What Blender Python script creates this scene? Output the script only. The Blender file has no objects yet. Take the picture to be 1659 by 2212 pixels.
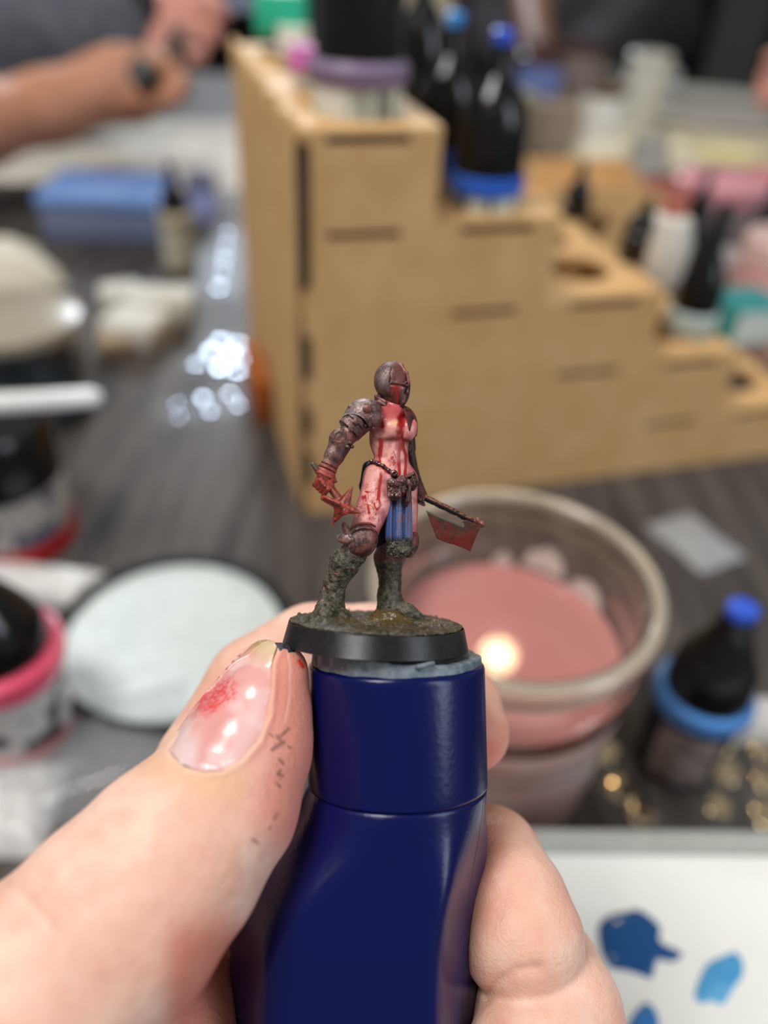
import bpy, bmesh, math, random
import numpy as np
from mathutils import Vector, Matrix
rnd = random.Random(7)
sc = bpy.context.scene
COL = sc.collection
# ------------------------------------------------------------------ camera
TZ = 0.75                      # height of the table top above the floor
FPX, IW, IH = 1700.0, 1659.0, 2212.0
PITCH, ROLL = math.radians(38.0), math.radians(3.5)
FWD = np.array([0, math.cos(PITCH), -math.sin(PITCH)])
_up = np.array([0, math.sin(PITCH), math.cos(PITCH)]); _rt = np.array([1.0, 0, 0])
RT = math.cos(ROLL) * _rt + math.sin(ROLL) * _up
UP = math.cos(ROLL) * _up - math.sin(ROLL) * _rt
EYE = np.array([0, 0, TZ + 0.25])
cam_data = bpy.data.cameras.new('camera')
cam = bpy.data.objects.new('camera', cam_data); COL.objects.link(cam)
CM = Matrix(((RT[0], UP[0], -FWD[0], EYE[0]), (RT[1], UP[1], -FWD[1], EYE[1]), (RT[2], UP[2], -FWD[2], EYE[2]), (0, 0, 0, 1)))
cam.matrix_world = CM
cam_data.sensor_fit = 'HORIZONTAL'; cam_data.sensor_width = 36.0
cam_data.lens = FPX / IW * 36.0
cam_data.clip_start = 0.005; cam_data.clip_end = 50
cam_data.dof.use_dof = True
cam_data.dof.focus_distance = 0.1045
cam_data.dof.aperture_fstop = cam_data.lens / 3.7
sc.camera = cam
# ------------------------------------------------------------------ world, lights, exposure
sc.view_settings.view_transform = 'Standard'; sc.view_settings.look = 'None'
sc.view_settings.gamma = 1.0; sc.view_settings.use_curve_mapping = False
sc.view_settings.exposure = -0.13
try:
    sc.cycles.use_denoising = True
    sc.cycles.denoiser = 'OPENIMAGEDENOISE'
    sc.cycles.max_bounces = 8; sc.cycles.transmission_bounces = 8; sc.cycles.transparent_max_bounces = 12
    sc.cycles.sample_clamp_indirect = 6.0
except Exception:
    pass
world = bpy.data.worlds.new('room_light'); sc.world = world; world.use_nodes = True
world.node_tree.nodes['Background'].inputs[0].default_value = (1.0, 0.97, 0.93, 1)
world.node_tree.nodes['Background'].inputs[1].default_value = 0.30
def area_lamp(name, loc, target, size, watts, col, shape='RECTANGLE', size_y=None):
    d = bpy.data.lights.new(name, 'AREA'); d.shape = shape; d.size = size
    d.size_y = size_y or size
    d.energy = watts; d.color = col
    o = bpy.data.objects.new(name, d); COL.objects.link(o)
    o.location = loc
    o.rotation_euler = (Vector(target) - Vector(loc)).to_track_quat('-Z', 'Y').to_euler()
    return o
# cool ceiling panel above and a little left of the camera, window daylight from the right, panel beyond the table
area_lamp('ceiling_panel_light', (-0.55, -0.05, 2.25), (0, 0.25, TZ), 0.50, 20, (1.0, 0.97, 0.93), 'RECTANGLE', 0.5)
area_lamp('window_light', (1.5, -0.65, 1.75), (0, 0.1, 0.95), 0.55, 15, (0.82, 0.90, 1.0), 'RECTANGLE', 1.2)
area_lamp('far_panel_light', (-0.5, 3.2, 2.2), (0, 0.5, TZ), 0.5, 42, (0.84, 0.92, 1.0), 'RECTANGLE', 0.45)
def bulb(name, loc, r, watts, col):
    d = bpy.data.lights.new(name, 'POINT'); d.shadow_soft_size = r; d.energy = watts; d.color = col
    o = bpy.data.objects.new(name, d); COL.objects.link(o); o.location = loc; return o
# ------------------------------------------------------------------ helpers
def at(px, py, z=0.0):
    """photo pixel -> world point on the level z above the table top"""
    d = FWD + RT * (px - IW / 2) / FPX - UP * (py - IH / 2) / FPX
    return Vector(EYE + d * ((TZ + z - EYE[2]) / d[2]))
def at_depth(px, py, D):
    return Vector(EYE + D * (FWD + RT * (px - IW / 2) / FPX - UP * (py - IH / 2) / FPX))
def project(P):
    d = np.array(P) - EYE; z = d @ FWD
    return IW / 2 + FPX * (d @ RT) / z, IH / 2 - FPX * (d @ UP) / z, z
def rise(P, py):
    """height above P at which a vertical through P reaches photo row py"""
    lo, hi = 0.0, 0.6
    for _ in range(40):
        m = (lo + hi) / 2
        if project((P[0], P[1], P[2] + m))[1] > py: lo = m
        else: hi = m
    return lo
_w = at(1076, 1416, 0.064); _d = (_w - Vector(EYE)).normalized(); _d.z = -_d.z
bulb('warm_ceiling_bulb', tuple(_w + _d * 1.7), 0.035, 6.0, (1.0, 0.72, 0.42))
bulb('warm_hanging_bulb', (-0.55, -0.75, TZ + 1.25), 0.03, 2.2, (1.0, 0.72, 0.42))
def lin(c):
    c = np.asarray(c, float) / 255.0
    return np.where(c <= 0.04045, c / 12.92, ((c + 0.055) / 1.055) ** 2.4)
def L4(c):
    r = lin(c); return (float(r[0]), float(r[1]), float(r[2]), 1.0)
MATS = {}
def mat(name, col, rough=0.5, metal=0.0, trans=0.0, ior=1.45, col2=None, nscale=200.0, bump=0.0, bscale=None,
        coat=0.0, sss=0.0, sssr=0.002, stretch=None, lo=0.35, hi=0.65, rough2=None, alpha=1.0, spec=None, emit=None):
    if name in MATS: return MATS[name]
    m = bpy.data.materials.new(name); m.use_nodes = True; MATS[name] = m
    nt = m.node_tree; b = nt.nodes['Principled BSDF']
    b.inputs['Base Color'].default_value = L4(col)
    b.inputs['Roughness'].default_value = rough; b.inputs['Metallic'].default_value = metal
    b.inputs['Transmission Weight'].default_value = trans; b.inputs['IOR'].default_value = ior
    b.inputs['Coat Weight'].default_value = coat; b.inputs['Coat Roughness'].default_value = 0.08
    b.inputs['Alpha'].default_value = alpha
    if spec is not None: b.inputs['Specular IOR Level'].default_value = spec
    if sss:
        b.inputs['Subsurface Weight'].default_value = sss
        b.inputs['Subsurface Radius'].default_value = (1.0, 0.35, 0.18); b.inputs['Subsurface Scale'].default_value = sssr
    tc = nt.nodes.new('ShaderNodeTexCoord'); mp = nt.nodes.new('ShaderNodeMapping')
    nt.links.new(tc.outputs['Object'], mp.inputs[0])
    if stretch: mp.inputs['Scale'].default_value = stretch[:3]; mp.inputs['Rotation'].default_value = (0, 0, stretch[3] if len(stretch) > 3 else 0)
    nz = nt.nodes.new('ShaderNodeTexNoise'); nz.inputs['Scale'].default_value = nscale; nz.inputs['Detail'].default_value = 5
    nt.links.new(mp.outputs[0], nz.inputs['Vector'])
    if col2 is None: col2 = tuple(min(255, c * 1.06 + 2) for c in col)
    rp = nt.nodes.new('ShaderNodeValToRGB'); rp.color_ramp.elements[0].position = lo; rp.color_ramp.elements[1].position = hi
    rp.color_ramp.elements[0].color = L4(col); rp.color_ramp.elements[1].color = L4(col2)
    nt.links.new(nz.outputs['Fac'], rp.inputs['Fac']); nt.links.new(rp.outputs['Color'], b.inputs['Base Color'])
    if bump:
        bn = nt.nodes.new('ShaderNodeBump'); bn.inputs['Strength'].default_value = 1.0; bn.inputs['Distance'].default_value = bump
        n2 = nt.nodes.new('ShaderNodeTexNoise'); n2.inputs['Scale'].default_value = bscale or nscale * 3; n2.inputs['Detail'].default_value = 4
        nt.links.new(mp.outputs[0], n2.inputs['Vector'])
        nt.links.new(n2.outputs['Fac'], bn.inputs['Height']); nt.links.new(bn.outputs['Normal'], b.inputs['Normal'])
    if emit: b.inputs['Emission Color'].default_value = L4(emit[0]); b.inputs['Emission Strength'].default_value = emit[1]
    return m
def tag(o, label=None, cat=None, group=None, kind=None):
    if label: o['label'] = label
    if cat: o['category'] = cat
    if group: o['group'] = group
    if kind: o['kind'] = kind
    return o
def empty(name, loc, label, cat, rz=0.0, group=None):
    o = bpy.data.objects.new(name, None); COL.objects.link(o); o.location = loc; o.rotation_euler = (0, 0, rz)
    o.empty_display_size = 0.01
    return tag(o, label, cat, group)
def link_mesh(name, me, m, parent=None, smooth=False, loc=None):
    o = bpy.data.objects.new(name, me); COL.objects.link(o)
    if m is not None: me.materials.append(m)
    if smooth: me.polygons.foreach_set('use_smooth', [True] * len(me.polygons))
    if parent is not None: o.parent = parent
    if loc is not None: o.location = loc
    return o
def from_bm(name, bm, m, parent=None, smooth=False, loc=None, angle=None):
    bmesh.ops.recalc_face_normals(bm, faces=bm.faces)
    me = bpy.data.meshes.new(name); bm.to_mesh(me); bm.free()
    o = link_mesh(name, me, m, parent, smooth or angle is not None, loc)
    if angle is not None:
        try: me.set_sharp_from_angle(angle=angle)
        except Exception: pass
    return o
def box_bm(dx, dy, dz, bev=0.0, c=(0, 0, 0), bm=None, rot=None, seg=2):
    nb = bmesh.new(); bmesh.ops.create_cube(nb, size=1.0)
    for v in nb.verts: v.co = Vector((v.co.x * dx, v.co.y * dy, v.co.z * dz))
    if bev: bmesh.ops.bevel(nb, geom=nb.edges[:], offset=bev, segments=seg, affect='EDGES', profile=0.5)
    if rot is not None:
        for v in nb.verts: v.co = rot @ v.co
    for v in nb.verts: v.co += Vector(c)
    if bm is None: return nb
    me = bpy.data.meshes.new('tmp'); nb.to_mesh(me); nb.free(); bm.from_mesh(me); bpy.data.meshes.remove(me); return bm
def lathe_bm(prof, seg=48, c=(0, 0, 0), a0=0.0, a1=2 * math.pi):
    """prof: list of (r, z); r==0 closes"""
    bm = bmesh.new(); full = abs(a1 - a0 - 2 * math.pi) < 1e-6
    n = seg if full else seg + 1; rings = []
    for r, z in prof:
        if r <= 1e-9: rings.append([bm.verts.new((c[0], c[1], c[2] + z))])
        else: rings.append([bm.verts.new((c[0] + r * math.cos(a0 + (a1 - a0) * i / seg), c[1] + r * math.sin(a0 + (a1 - a0) * i / seg), c[2] + z)) for i in range(n)])
    for A, B in zip(rings[:-1], rings[1:]):
        for i in range(seg):
            j = (i + 1) % n
            if len(A) == 1 and len(B) == 1: continue
            if len(A) == 1: bm.faces.new((A[0], B[i], B[j]))
            elif len(B) == 1: bm.faces.new((A[i], A[j], B[0]))
            else: bm.faces.new((A[i], A[j], B[j], B[i]))
    return bm
def plate(name, outline, holes, thick, m, parent, mtx, bev=0.0):
    """flat panel with holes: 2D outline in (a,b), thickness along local z, placed by mtx"""
    cu = bpy.data.curves.new('tmpc', 'CURVE'); cu.dimensions = '2D'; cu.fill_mode = 'BOTH'; cu.extrude = thick / 2; cu.bevel_depth = bev
    for poly in [outline] + holes:
        s = cu.splines.new('POLY'); s.points.add(len(poly) - 1); s.use_cyclic_u = True
        for p, (a, b) in zip(s.points, poly): p.co = (a, b, 0, 1)
    t = bpy.data.objects.new('tmpo', cu); COL.objects.link(t)
    me = bpy.data.meshes.new_from_object(t.evaluated_get(bpy.context.evaluated_depsgraph_get()))
    bpy.data.objects.remove(t); bpy.data.curves.remove(cu)
    me.name = name; me.materials.clear()
    me.transform(mtx)
    return link_mesh(name, me, m, parent)
def circle(cx, cy, r, n=28): return [(cx + r * math.cos(2 * math.pi * i / n), cy + r * math.sin(2 * math.pi * i / n)) for i in range(n)]
def rect(x0, y0, x1, y1): return [(x0, y0), (x1, y0), (x1, y1), (x0, y1)]
# ---- value noise (numpy)
_prng = np.random.RandomState(3)
_perm = _prng.permutation(256); _pv = _prng.rand(256).astype(np.float32)
def vnoise(P):
    Pi = np.floor(P).astype(np.int64); f = (P - Pi).astype(np.float32); f = f * f * (3 - 2 * f)
    out = 0
    for dx in (0, 1):
        wx = f[:, 0] if dx else 1 - f[:, 0]; ax = _perm[(Pi[:, 0] + dx) & 255]
        for dy in (0, 1):
            wy = f[:, 1] if dy else 1 - f[:, 1]; ay = _perm[(ax + Pi[:, 1] + dy) & 255]
            for dz in (0, 1):
                wz = f[:, 2] if dz else 1 - f[:, 2]
                out = out + wx * wy * wz * _pv[_perm[(ay + Pi[:, 2] + dz) & 255]]
    return out
def fbm(P, scale, octs=3, seed=0.0):
    s = 0; a = 1.0; t = 0
    for o in range(octs):
        s = s + a * vnoise(P * scale * (2.03 ** o) + seed + 17.3 * o); t += a; a *= 0.5
    return s / t
def sstep(a, b, x):
    t = np.clip((x - a) / (b - a), 0, 1); return t * t * (3 - 2 * t)
# ------------------------------------------------------------------ setting
def flat(name, x0, y0, x1, y1, z, thick, m):
    bm = box_bm(x1 - x0, y1 - y0, thick, c=((x0 + x1) / 2, (y0 + y1) / 2, z - thick / 2))
    o = from_bm(name, bm, m); return o
M_FLOOR = mat('dark_floor', (16, 14, 13), rough=.85, spec=.15, col2=(26, 22, 20), nscale=3)
tag(flat('floor', -4, -2.5, 4, 5.2, 0, .05, M_FLOOR), kind='structure')
M_WALL = mat('dark_wall', (9, 8, 8), rough=.9, col2=(22, 17, 14), nscale=1.2)
tag(from_bm('wall_back', box_bm(8, .08, 2.9, c=(0, 5.2, 1.45)), M_WALL), kind='structure')
tag(from_bm('trim_1', box_bm(.30, .05, 1.9, .01, c=(1.80, 5.13, .95)), mat('grey_green_paint', (90, 96, 92), .6)), 'grey-green door casing standing against the dark back wall', kind='structure')
tag(from_bm('trim_2', box_bm(.40, .05, 1.9, .01, c=(1.2, 5.13, .95)), mat('brown_panel', (52, 40, 22), .6)), 'brown panel of the dark back wall', kind='structure')
# table: wood-grain laminate, its grain running away to the right
M_TABLE = mat('table_laminate', (52, 48, 48), rough=.5, spec=.32, col2=(92, 86, 82), nscale=26, stretch=(5.0, .38, 1.0, math.radians(18)), bump=0.0002, bscale=60, lo=.36, hi=.66)
tb = empty('table', (0, .35, 0), 'large table with dark grey wood-grain laminate top', 'table')
bm = box_bm(2.8, 2.3, .03, .004, c=(0, 0, TZ - .015)); top = from_bm('table_top', bm, M_TABLE, tb, angle=.6)
for sx in (-1, 1):
    for sy in (-1, 1): from_bm('leg', box_bm(.05, .05, TZ - .03, .004, c=(sx * 1.3, sy * 1.05, (TZ - .03) / 2)), mat('leg_grey', (60, 60, 62), .5), tb)
# ------------------------------------------------------------------ stepped paint rack of brown fibreboard
A0 = at(655, 1113, 0); TH_ = math.radians(17.5)
U = Vector((math.cos(TH_), math.sin(TH_), 0)); Vd = Vector((-math.sin(TH_), math.cos(TH_), 0))
M_MDF = mat('fibreboard', (212, 168, 112), rough=.62, col2=(222, 182, 128), nscale=45, bump=0.00008, bscale=900)
M_SLOT = mat('dark_slot_brown', (58, 42, 32), rough=.8, col2=(84, 62, 46), nscale=300)
rack = empty('paint_rack', A0, 'stepped brown fibreboard paint rack with slotted front, its tall end at left', 'paint rack', rz=TH_)
T3 = .003; ED = [0, .0573, .1155, .1775, .2330, .2900]; HS = [.1805, .1445, .1070, .0705, .0345]; DEP = .205
def rk(x, y, z): return (x, y, z)
# local frame: x along the steps, y away from the viewer, z up
def panel_x(name, x, outline, holes, m=M_MDF, t=T3):     # panel in the y-z plane
    return plate(name, outline, holes, t, m, rack, Matrix(((0, 0, 1, x), (1, 0, 0, 0), (0, 1, 0, 0), (0, 0, 0, 1))))
def panel_y(name, y, outline, holes, m=M_MDF, t=T3):     # panel in the x-z plane
    return plate(name, outline, holes, t, m, rack, Matrix(((1, 0, 0, 0), (0, 0, -1, y), (0, 1, 0, 0), (0, 0, 0, 1))))
def panel_z(name, z, outline, holes, m=M_MDF, t=T3):
    return plate(name, outline, holes, t, m, rack, Matrix(((1, 0, 0, 0), (0, 1, 0, 0), (0, 0, 1, z), (0, 0, 0, 1))))
out = [(T3 * .8, 0.0), (ED[5], 0.0)]
for i in range(4, -1, -1): out += [(ED[i + 1], HS[i]), (ED[i], HS[i])]
out = out[:-1] + [(T3 * .8, HS[0])]
# finger joints bitten out of the left edge
fing = [(.020, .038), (.048, .062), (.078, .098), (.120, .176)]
edge = [(T3 * .8, HS[0])]
for a, b in reversed(fing): edge += [(T3 * .8, b), (.0052, b), (.0052, a), (T3 * .8, a)]
out = out[:-1] + edge
slots = []; 
for i in range(5):
    w = ED[i + 1] - ED[i]; x0 = ED[i] + w * .20; x1 = ED[i + 1] - w * .22
    slots.append(rect(x0, HS[i] - .0052, x1, HS[i] - .0018))
    if i < 4: slots.append(rect(x0, HS[i + 1] - .0052, x1 - .002, HS[i + 1] - .0018))
panel_y('front_panel', T3 / 2, out, slots)
panel_y('back_panel', DEP - T3 / 2, out, [])
back = box_bm(.02, .02, .02); back.free()
# dark slot bottoms: tabs sitting back in the slots
for s in slots:
    (x0, z0), (x1, z1) = s[0], s[2]
    from_bm('slot_tab', box_bm(x1 - x0, .0012, z1 - z0, c=((x0 + x1) / 2, .0024, (z0 + z1) / 2)), M_SLOT, rack)
# left side with wavy top joints and a peg hole
side = [(0.004, 0), (DEP - .002, 0), (DEP - .002, HS[0] + .003)]
n = 5
for k in range(n):
    y1 = DEP - .006 - k * .038; side += [(y1, HS[0] + .003), (y1 - .006, HS[0] - .004), (y1 - .020, HS[0] - .004), (y1 - .026, HS[0] + .003)]
side += [(.006, HS[0] + .003), (.004, HS[0])]
panel_x('side_panel', T3 / 2, side, [rect(.06, .128, .064, .140), circle(.135, .11, .004, 12)])
for a, b in fing: from_bm('joint_slot', box_bm(.0044, .0036, b - a, c=(.0022, .0010, (a + b) / 2)), M_SLOT, rack)  # dark brown strips set into the finger joints
holesR = .0165
for i in range(5):
    cx = (ED[i] + ED[i + 1]) / 2 + .001; hs = []
    for k in range(4): hs.append(circle(cx, .036 + k * .046, .0175))
    panel_z('tread', HS[i] - T3 / 2 + .0002, rect(ED[i] + .0005, T3, ED[i + 1] + .001, DEP - T3), hs)
    if i < 4: panel_x('riser', ED[i + 1] - T3 / 2, [(T3, HS[i + 1] - T3), (DEP - T3, HS[i + 1] - T3), (DEP - T3, HS[i] - T3), (T3, HS[i] - T3)], [])
    # lower shelf the bottles stand on
panel_z('inner_shelf', .0045, rect(.004, .004, ED[5] - .002, DEP - .004), [])
# ------------------------------------------------------------------ second rack behind
r2 = empty('paint_rack', at(1330, 560, 0), 'small brown fibreboard holder with curved cut-outs behind the stepped rack', 'paint rack', rz=math.radians(10))
def arc_panel(w, h, r):
    return [(0, 0), (w, 0), (w, h - r * 1.0)] + [(w - r * .8 + r * .8 * math.cos(math.radians(a)), h - r + r * math.sin(math.radians(a))) for a in range(12, 91, 13)] + [(0, h)]
_h0 = rise(r2.location, 405); _h1 = rise(r2.location + Vector((0, .07, 0)), 345)
for yy, hh in ((0, _h0), (.07, _h1)):
    plate('panel', arc_panel(.125, hh, .05), [circle(.05, hh * .5, .012, 16)], .004, M_MDF, r2, Matrix(((1, 0, 0, -.075), (0, 0, -1, yy), (0, 1, 0, 0), (0, 0, 0, 1))))
from_bm('shelf', box_bm(.10, .07, .004, c=(-.02, .035, .04)), M_MDF, r2)
# ------------------------------------------------------------------ bottles and pots
def lathe(name, prof, m, parent, seg=40, c=(0, 0, 0), smooth_angle=.7):
    return from_bm(name, lathe_bm(prof, seg, c), m, parent, angle=smooth_angle)
BLK = lambda: mat('black_plastic', (13, 13, 14), rough=.22, coat=.3)
def plain(c, r=.4): return mat('plain_%d_%d_%d_%d' % (c[0], c[1], c[2], int(r * 100)), c, rough=r, nscale=500)
def label_mat(name, c1, c2, bands, sc):
    """printed label: broken bars of dark print on a pale ground"""
    if name in MATS: return MATS[name]
    m = mat(name, c1, .45); nt = m.node_tree; b = nt.nodes['Principled BSDF']
    tc = nt.nodes.new('ShaderNodeTexCoord'); mp = nt.nodes.new('ShaderNodeMapping'); mp.inputs['Scale'].default_value = sc
    nt.links.new(tc.outputs['Object'], mp.inputs[0])
    nz = nt.nodes.new('ShaderNodeTexNoise'); nz.inputs['Scale'].default_value = bands; nz.inputs['Detail'].default_value = 1
    nt.links.new(mp.outputs[0], nz.inputs['Vector']); rp = nt.nodes.new('ShaderNodeValToRGB'); rp.color_ramp.interpolation = 'CONSTANT'
    rp.color_ramp.elements[0].color = L4(c1); rp.color_ramp.elements[1].position = .55; rp.color_ramp.elements[1].color = L4(c2)
    nt.links.new(nz.outputs['Fac'], rp.inputs['Fac']); nt.links.new(rp.outputs['Color'], b.inputs['Base Color'])
    return m
def dropper(loc, H, R, label, group=None, body=(18, 18, 20), collar=None, tip=None, lab=None, cap=(13, 13, 14), cap_frac=.42, labm=None, name='dropper_bottle', coll_r=1.12):
    """bottle: body, label, collar, cone cap, coloured tip"""
    t = empty(name, loc, label, 'bottle', group=group)
    hb = H * (1 - cap_frac)
    lathe('body', [(0, 0), (R * .9, 0), (R, R * .12), (R, hb * .9), (R * .86, hb), (0, hb)], plain(body, .3), t)
    if labm is not None or lab is not None:
        lathe('label', [(R * 1.0, hb * .12), (R * 1.02, hb * .12), (R * 1.02, hb * .84), (R * 1.0, hb * .84)], labm or plain(lab, .5), t)
    if collar: lathe('collar', [(R * .8, hb * .86), (R * coll_r, hb * .88), (R * coll_r, hb * 1.02), (R * .9, hb * 1.06), (R * .6, hb * 1.06)], plain(collar, .3), t)
    hc = H - hb; tp = .0 if tip is None else .09
    lathe('cap', [(0, hb * .98), (R * .86, hb * .98), (R * .86, hb + hc * .30), (R * .78, hb + hc * .36), (R * .36, hb + hc * .58), (R * .26, hb + hc * (.97 - tp)), (R * .20, hb + hc * (1 - tp)), (0, hb + hc * (1 - tp))], plain(cap, .2), t)
    if tip: lathe('tip', [(0, H - hc * tp - .001), (R * .27, H - hc * tp - .001), (R * .29, H - hc * .02), (R * .2, H), (0, H)], plain(tip, .35), t)
    return t
def jar(loc, H, R, label, cap=(14, 14, 15), body=(200, 200, 198), band=None, capf=.36, rim=None, cat='pot', name='paint_pot', labm=None, group=None, capr=1.0):
    t = empty(name, loc, label, cat, group=group); hb = H * (1 - capf)
    lathe('body', [(0, 0), (R * .93, 0), (R, R * .08), (R, hb * .93), (R * .9, hb), (0, hb)], labm or plain(body, .4), t)
    if band: lathe('band', [(R * 1.0, hb * .02), (R * 1.025, hb * .02), (R * 1.025, hb * .26), (R * 1.0, hb * .26)], plain(band, .35), t)
    if rim: lathe('collar', [(R * .9, hb * .97), (R * 1.10, hb * .97), (R * 1.13, hb * 1.01), (R * 1.10, hb * 1.10), (R * .9, hb * 1.10)], plain(rim, .3), t)
    lathe('cap', [(0, hb), (R * capr, hb), (R * capr * 1.01, hb + (H - hb) * .85), (R * capr * .93, H), (0, H)], plain(cap, .2), t)
    return t
# blue-tipped bottles standing on the second tread
LB = label_mat('barcode_label', (196, 204, 190), (28, 34, 34), 260, (1, 1, .02))
LG = label_mat('grey_print_label', (158, 146, 144), (110, 100, 100), 300, (.6, .6, 1.6))
def on_rack(px, py, zlev): return at(px, py, zlev)
P1 = at(1044, 436, HS[1] + .001); h1_ = rise(P1, 60)
def wide_bottle(P, H, R, label, collar, tip, labm, group=None):
    t = empty('dropper_bottle', P, label, 'bottle', group=group)
    hl = H * .085; hc0 = H * .07
    lathe('label', [(0, -.03), (R * .93, -.03), (R * .95, hl), (0, hl)], labm, t)
    lathe('collar', [(R * .5, hl), (R * .99, hl), (R * 1.02, hl + H * .02), (R * 1.0, hl + H * .11), (R * .8, hl + H * .125), (R * .5, hl + H * .125)], plain(collar, .25), t)
    lathe('cap', [(0, hl + H * .1), (R * .93, hl + H * .1), (R * .93, H * .48), (R * .86, H * .57), (R * .62, H * .67), (R * .32, H * .75), (R * .22, H * .80), (R * .19, H * .93), (0, H * .93)], plain((12, 12, 14), .16), t)
    lathe('tip', [(0, H * .92), (R * .23, H * .92), (R * .25, H * .985), (R * .15, H), (0, H)], plain(tip, .3), t)
    return t
wide_bottle(P1, h1_, .0165, 'black bottle with blue tip and blue collar standing nearest on the second step', (48, 102, 206), (60, 92, 214), LB)
Pb = P1 + Vd * .046 + U * (-.004); wide_bottle(Pb, rise(Pb, 24), .0165, 'black bottle with sky-blue tip directly behind the blue-collared one on the second step', (40, 90, 180), (64, 150, 226), LB)
Pc = P1 + Vd * .092 - U * .004; wide_bottle(Pc, .088, .0160, 'black bottle with yellow tip, farthest back on the second step', (180, 160, 60), (222, 196, 40), LB)
# big pot with a lilac collar on the top tread
P2_ = at(772, 236, HS[0] + .001)
t = empty('paint_pot', P2_, 'large black-capped pot with lilac collar on the top step', 'pot'); R = .0185
lathe('label', [(0, -.03), (R * .95, -.03), (R * .98, .011), (0, .011)], LB, t)
lathe('collar', [(R * .5, .011), (R * 1.05, .010), (R * 1.1, .012), (R * 1.1, .0165), (R * .95, .019), (R * .5, .019)], plain((128, 112, 138), .3), t)
lathe('cap', [(0, .016), (R * .93, .016), (R * .93, .052), (R * .85, .060), (R * .82, .085), (0, .085)], plain((12, 12, 13), .18), t)
lb = lathe_bm([(R * 1.0, -.0005), (R * 1.03, .0105)], 12, a0=math.radians(205), a1=math.radians(262)); from_bm('sticker', lb, plain((214, 218, 212), .5), t, smooth=True)
P3 = at(664, 190, HS[0] + .001); jar(P3, rise(P3, 98), .0066, 'small white bottle with pink cap on the left of the top step', body=(200, 204, 200), cap=(216, 118, 190), capf=.52, capr=1.25, cat='bottle', name='bottle')
P4 = at(618, 104, HS[0] + .001)
t = empty('bottle', P4, 'teal and white bottle lying behind the pink-capped one on the top step', 'bottle')
from_bm('body', box_bm(.028, .02, .022, .004, c=(-.002, 0, .016)), plain((44, 176, 142), .4), t, angle=.6)
lathe('cap', [(0, 0), (.0085, 0), (.0085, .012), (0, .012)], plain((226, 228, 220), .4), t, c=(.006, -.014, .0))
P5 = at(528, 24, HS[0] + .001); jar(P5, .02, .014, 'small greyish-blue pot at the back of the top step', body=(120, 130, 150), cap=(70, 76, 92))
Pq = at(748, 40, HS[0]); dropper(Pq + Vd * .03, .10, .017, 'tall black bottle behind the lilac-collared pot', cap=(14, 14, 14))
# bottles on the lower treads
def solid(name, P, H, R, label, cap, bodyc, labm=None, col=None, cf=.72, tip=None): return dropper(P, H, R, label, body=bodyc, cap=cap, collar=col, labm=labm, cap_frac=cf, tip=tip, name=name)
Pd = at(1486, 716, HS[3] + .001); dropper(Pd, rise(Pd, 440), .0135, 'black dropper bottle with pale label on the fourth step', body=(176, 192, 190), cap_frac=.80, cap=(13, 13, 14))
Pe = at(1372, 560, HS[2] + .001); dropper(Pe, rise(Pe, 430), .0095, 'narrow black dropper bottle behind the third step hole', body=(16, 16, 17), cap_frac=.5)
Pf = at(1415, 610, HS[2] - .01); 
t = empty('bottle', Pf, 'white plastic bottle with rounded shoulders between two black bottles on the right', 'bottle'); hh = rise(Pf, 432)
lathe('body', [(0, 0), (.010, 0), (.0125, .006), (.0135, hh * .5), (.010, hh * .8), (.006, hh * .86), (0, hh * .86)], plain((206, 202, 192), .4), t); lathe('cap', [(0, hh * .85), (.0065, hh * .85), (.0055, hh), (0, hh)], plain((170, 96, 84), .4), t)
Pg = at(1240, 470, HS[2]); dropper(Pg, rise(Pg, 350), .0085, 'slim black nozzle bottle at the back of the third step', body=(14, 14, 15), cap_frac=.7)
Ph = at(1606, 742, HS[4] + .002)
t = empty('paint_box', Ph, 'teal and white carton standing at the right end of the rack', 'carton', rz=TH_)
from_bm('carton', box_bm(.036, .03, .028, .002, c=(0, .01, .014)), plain((52, 140, 140), .5), t, angle=.6); from_bm('panel', box_bm(.030, .001, .020, c=(.001, -.0055, .013)), plain((206, 216, 212), .5), t)
Pi = at(1640, 690, HS[4]); jar(at(1650, 640, .03), .045, .026, 'pink translucent cup at right edge behind the teal carton', body=(206, 160, 160), cap=(220, 190, 186), cat='cup', name='cup')
# ------------------------------------------------------------------ glass beaker of pink water
rimc = at(1116, 1250, .092); GH = .092
GC = Vector((rimc.x, rimc.y, TZ)); RG = .0416
gl = empty('glass', GC, 'clear glass tumbler of cloudy pink paint water', 'glass')
M_GLASS = mat('clear_glass', (238, 236, 232), rough=.03, trans=1.0, ior=1.45, nscale=40)
RB = .0360
def gr(z): return RB + (RG - RB) * (z / GH) ** .8
outer = [(0, 0), (RB * .93, 0), (RB, .002)] + [(gr(z), z) for z in np.linspace(.006, GH - .006, 12)] + [(RG + .0006, GH - .003), (RG + .0002, GH)]
inner = [(RG - .0026, GH), (RG - .0030, GH - .003)] + [(gr(z) - .0028, z) for z in np.linspace(GH - .008, .008, 12)] + [(RB * .7, .0055), (0, .0055)]
lathe('tumbler', outer + inner, M_GLASS, gl, seg=96)
WL = .064
wp = [(0, .0053), (RB * .7, .0053)] + [(gr(z) - .0031, z) for z in np.linspace(.0085, WL - .001, 8)] + [(gr(WL) - .0030, WL + .0004), (gr(WL) - .0050, WL - .0002), (gr(WL) - .0056, WL - .0003), (gr(WL) - .0064, WL - .0003), (gr(WL) - .010, WL - .0003), (.004, WL - .0003), (0, WL - .0003)]
M_WATER = mat('pink_paint_water', (192, 124, 118), rough=.04, nscale=14, col2=(198, 138, 132), ior=1.33, spec=.5)
water = lathe('water', wp, M_WATER, gl, seg=96)
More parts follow.
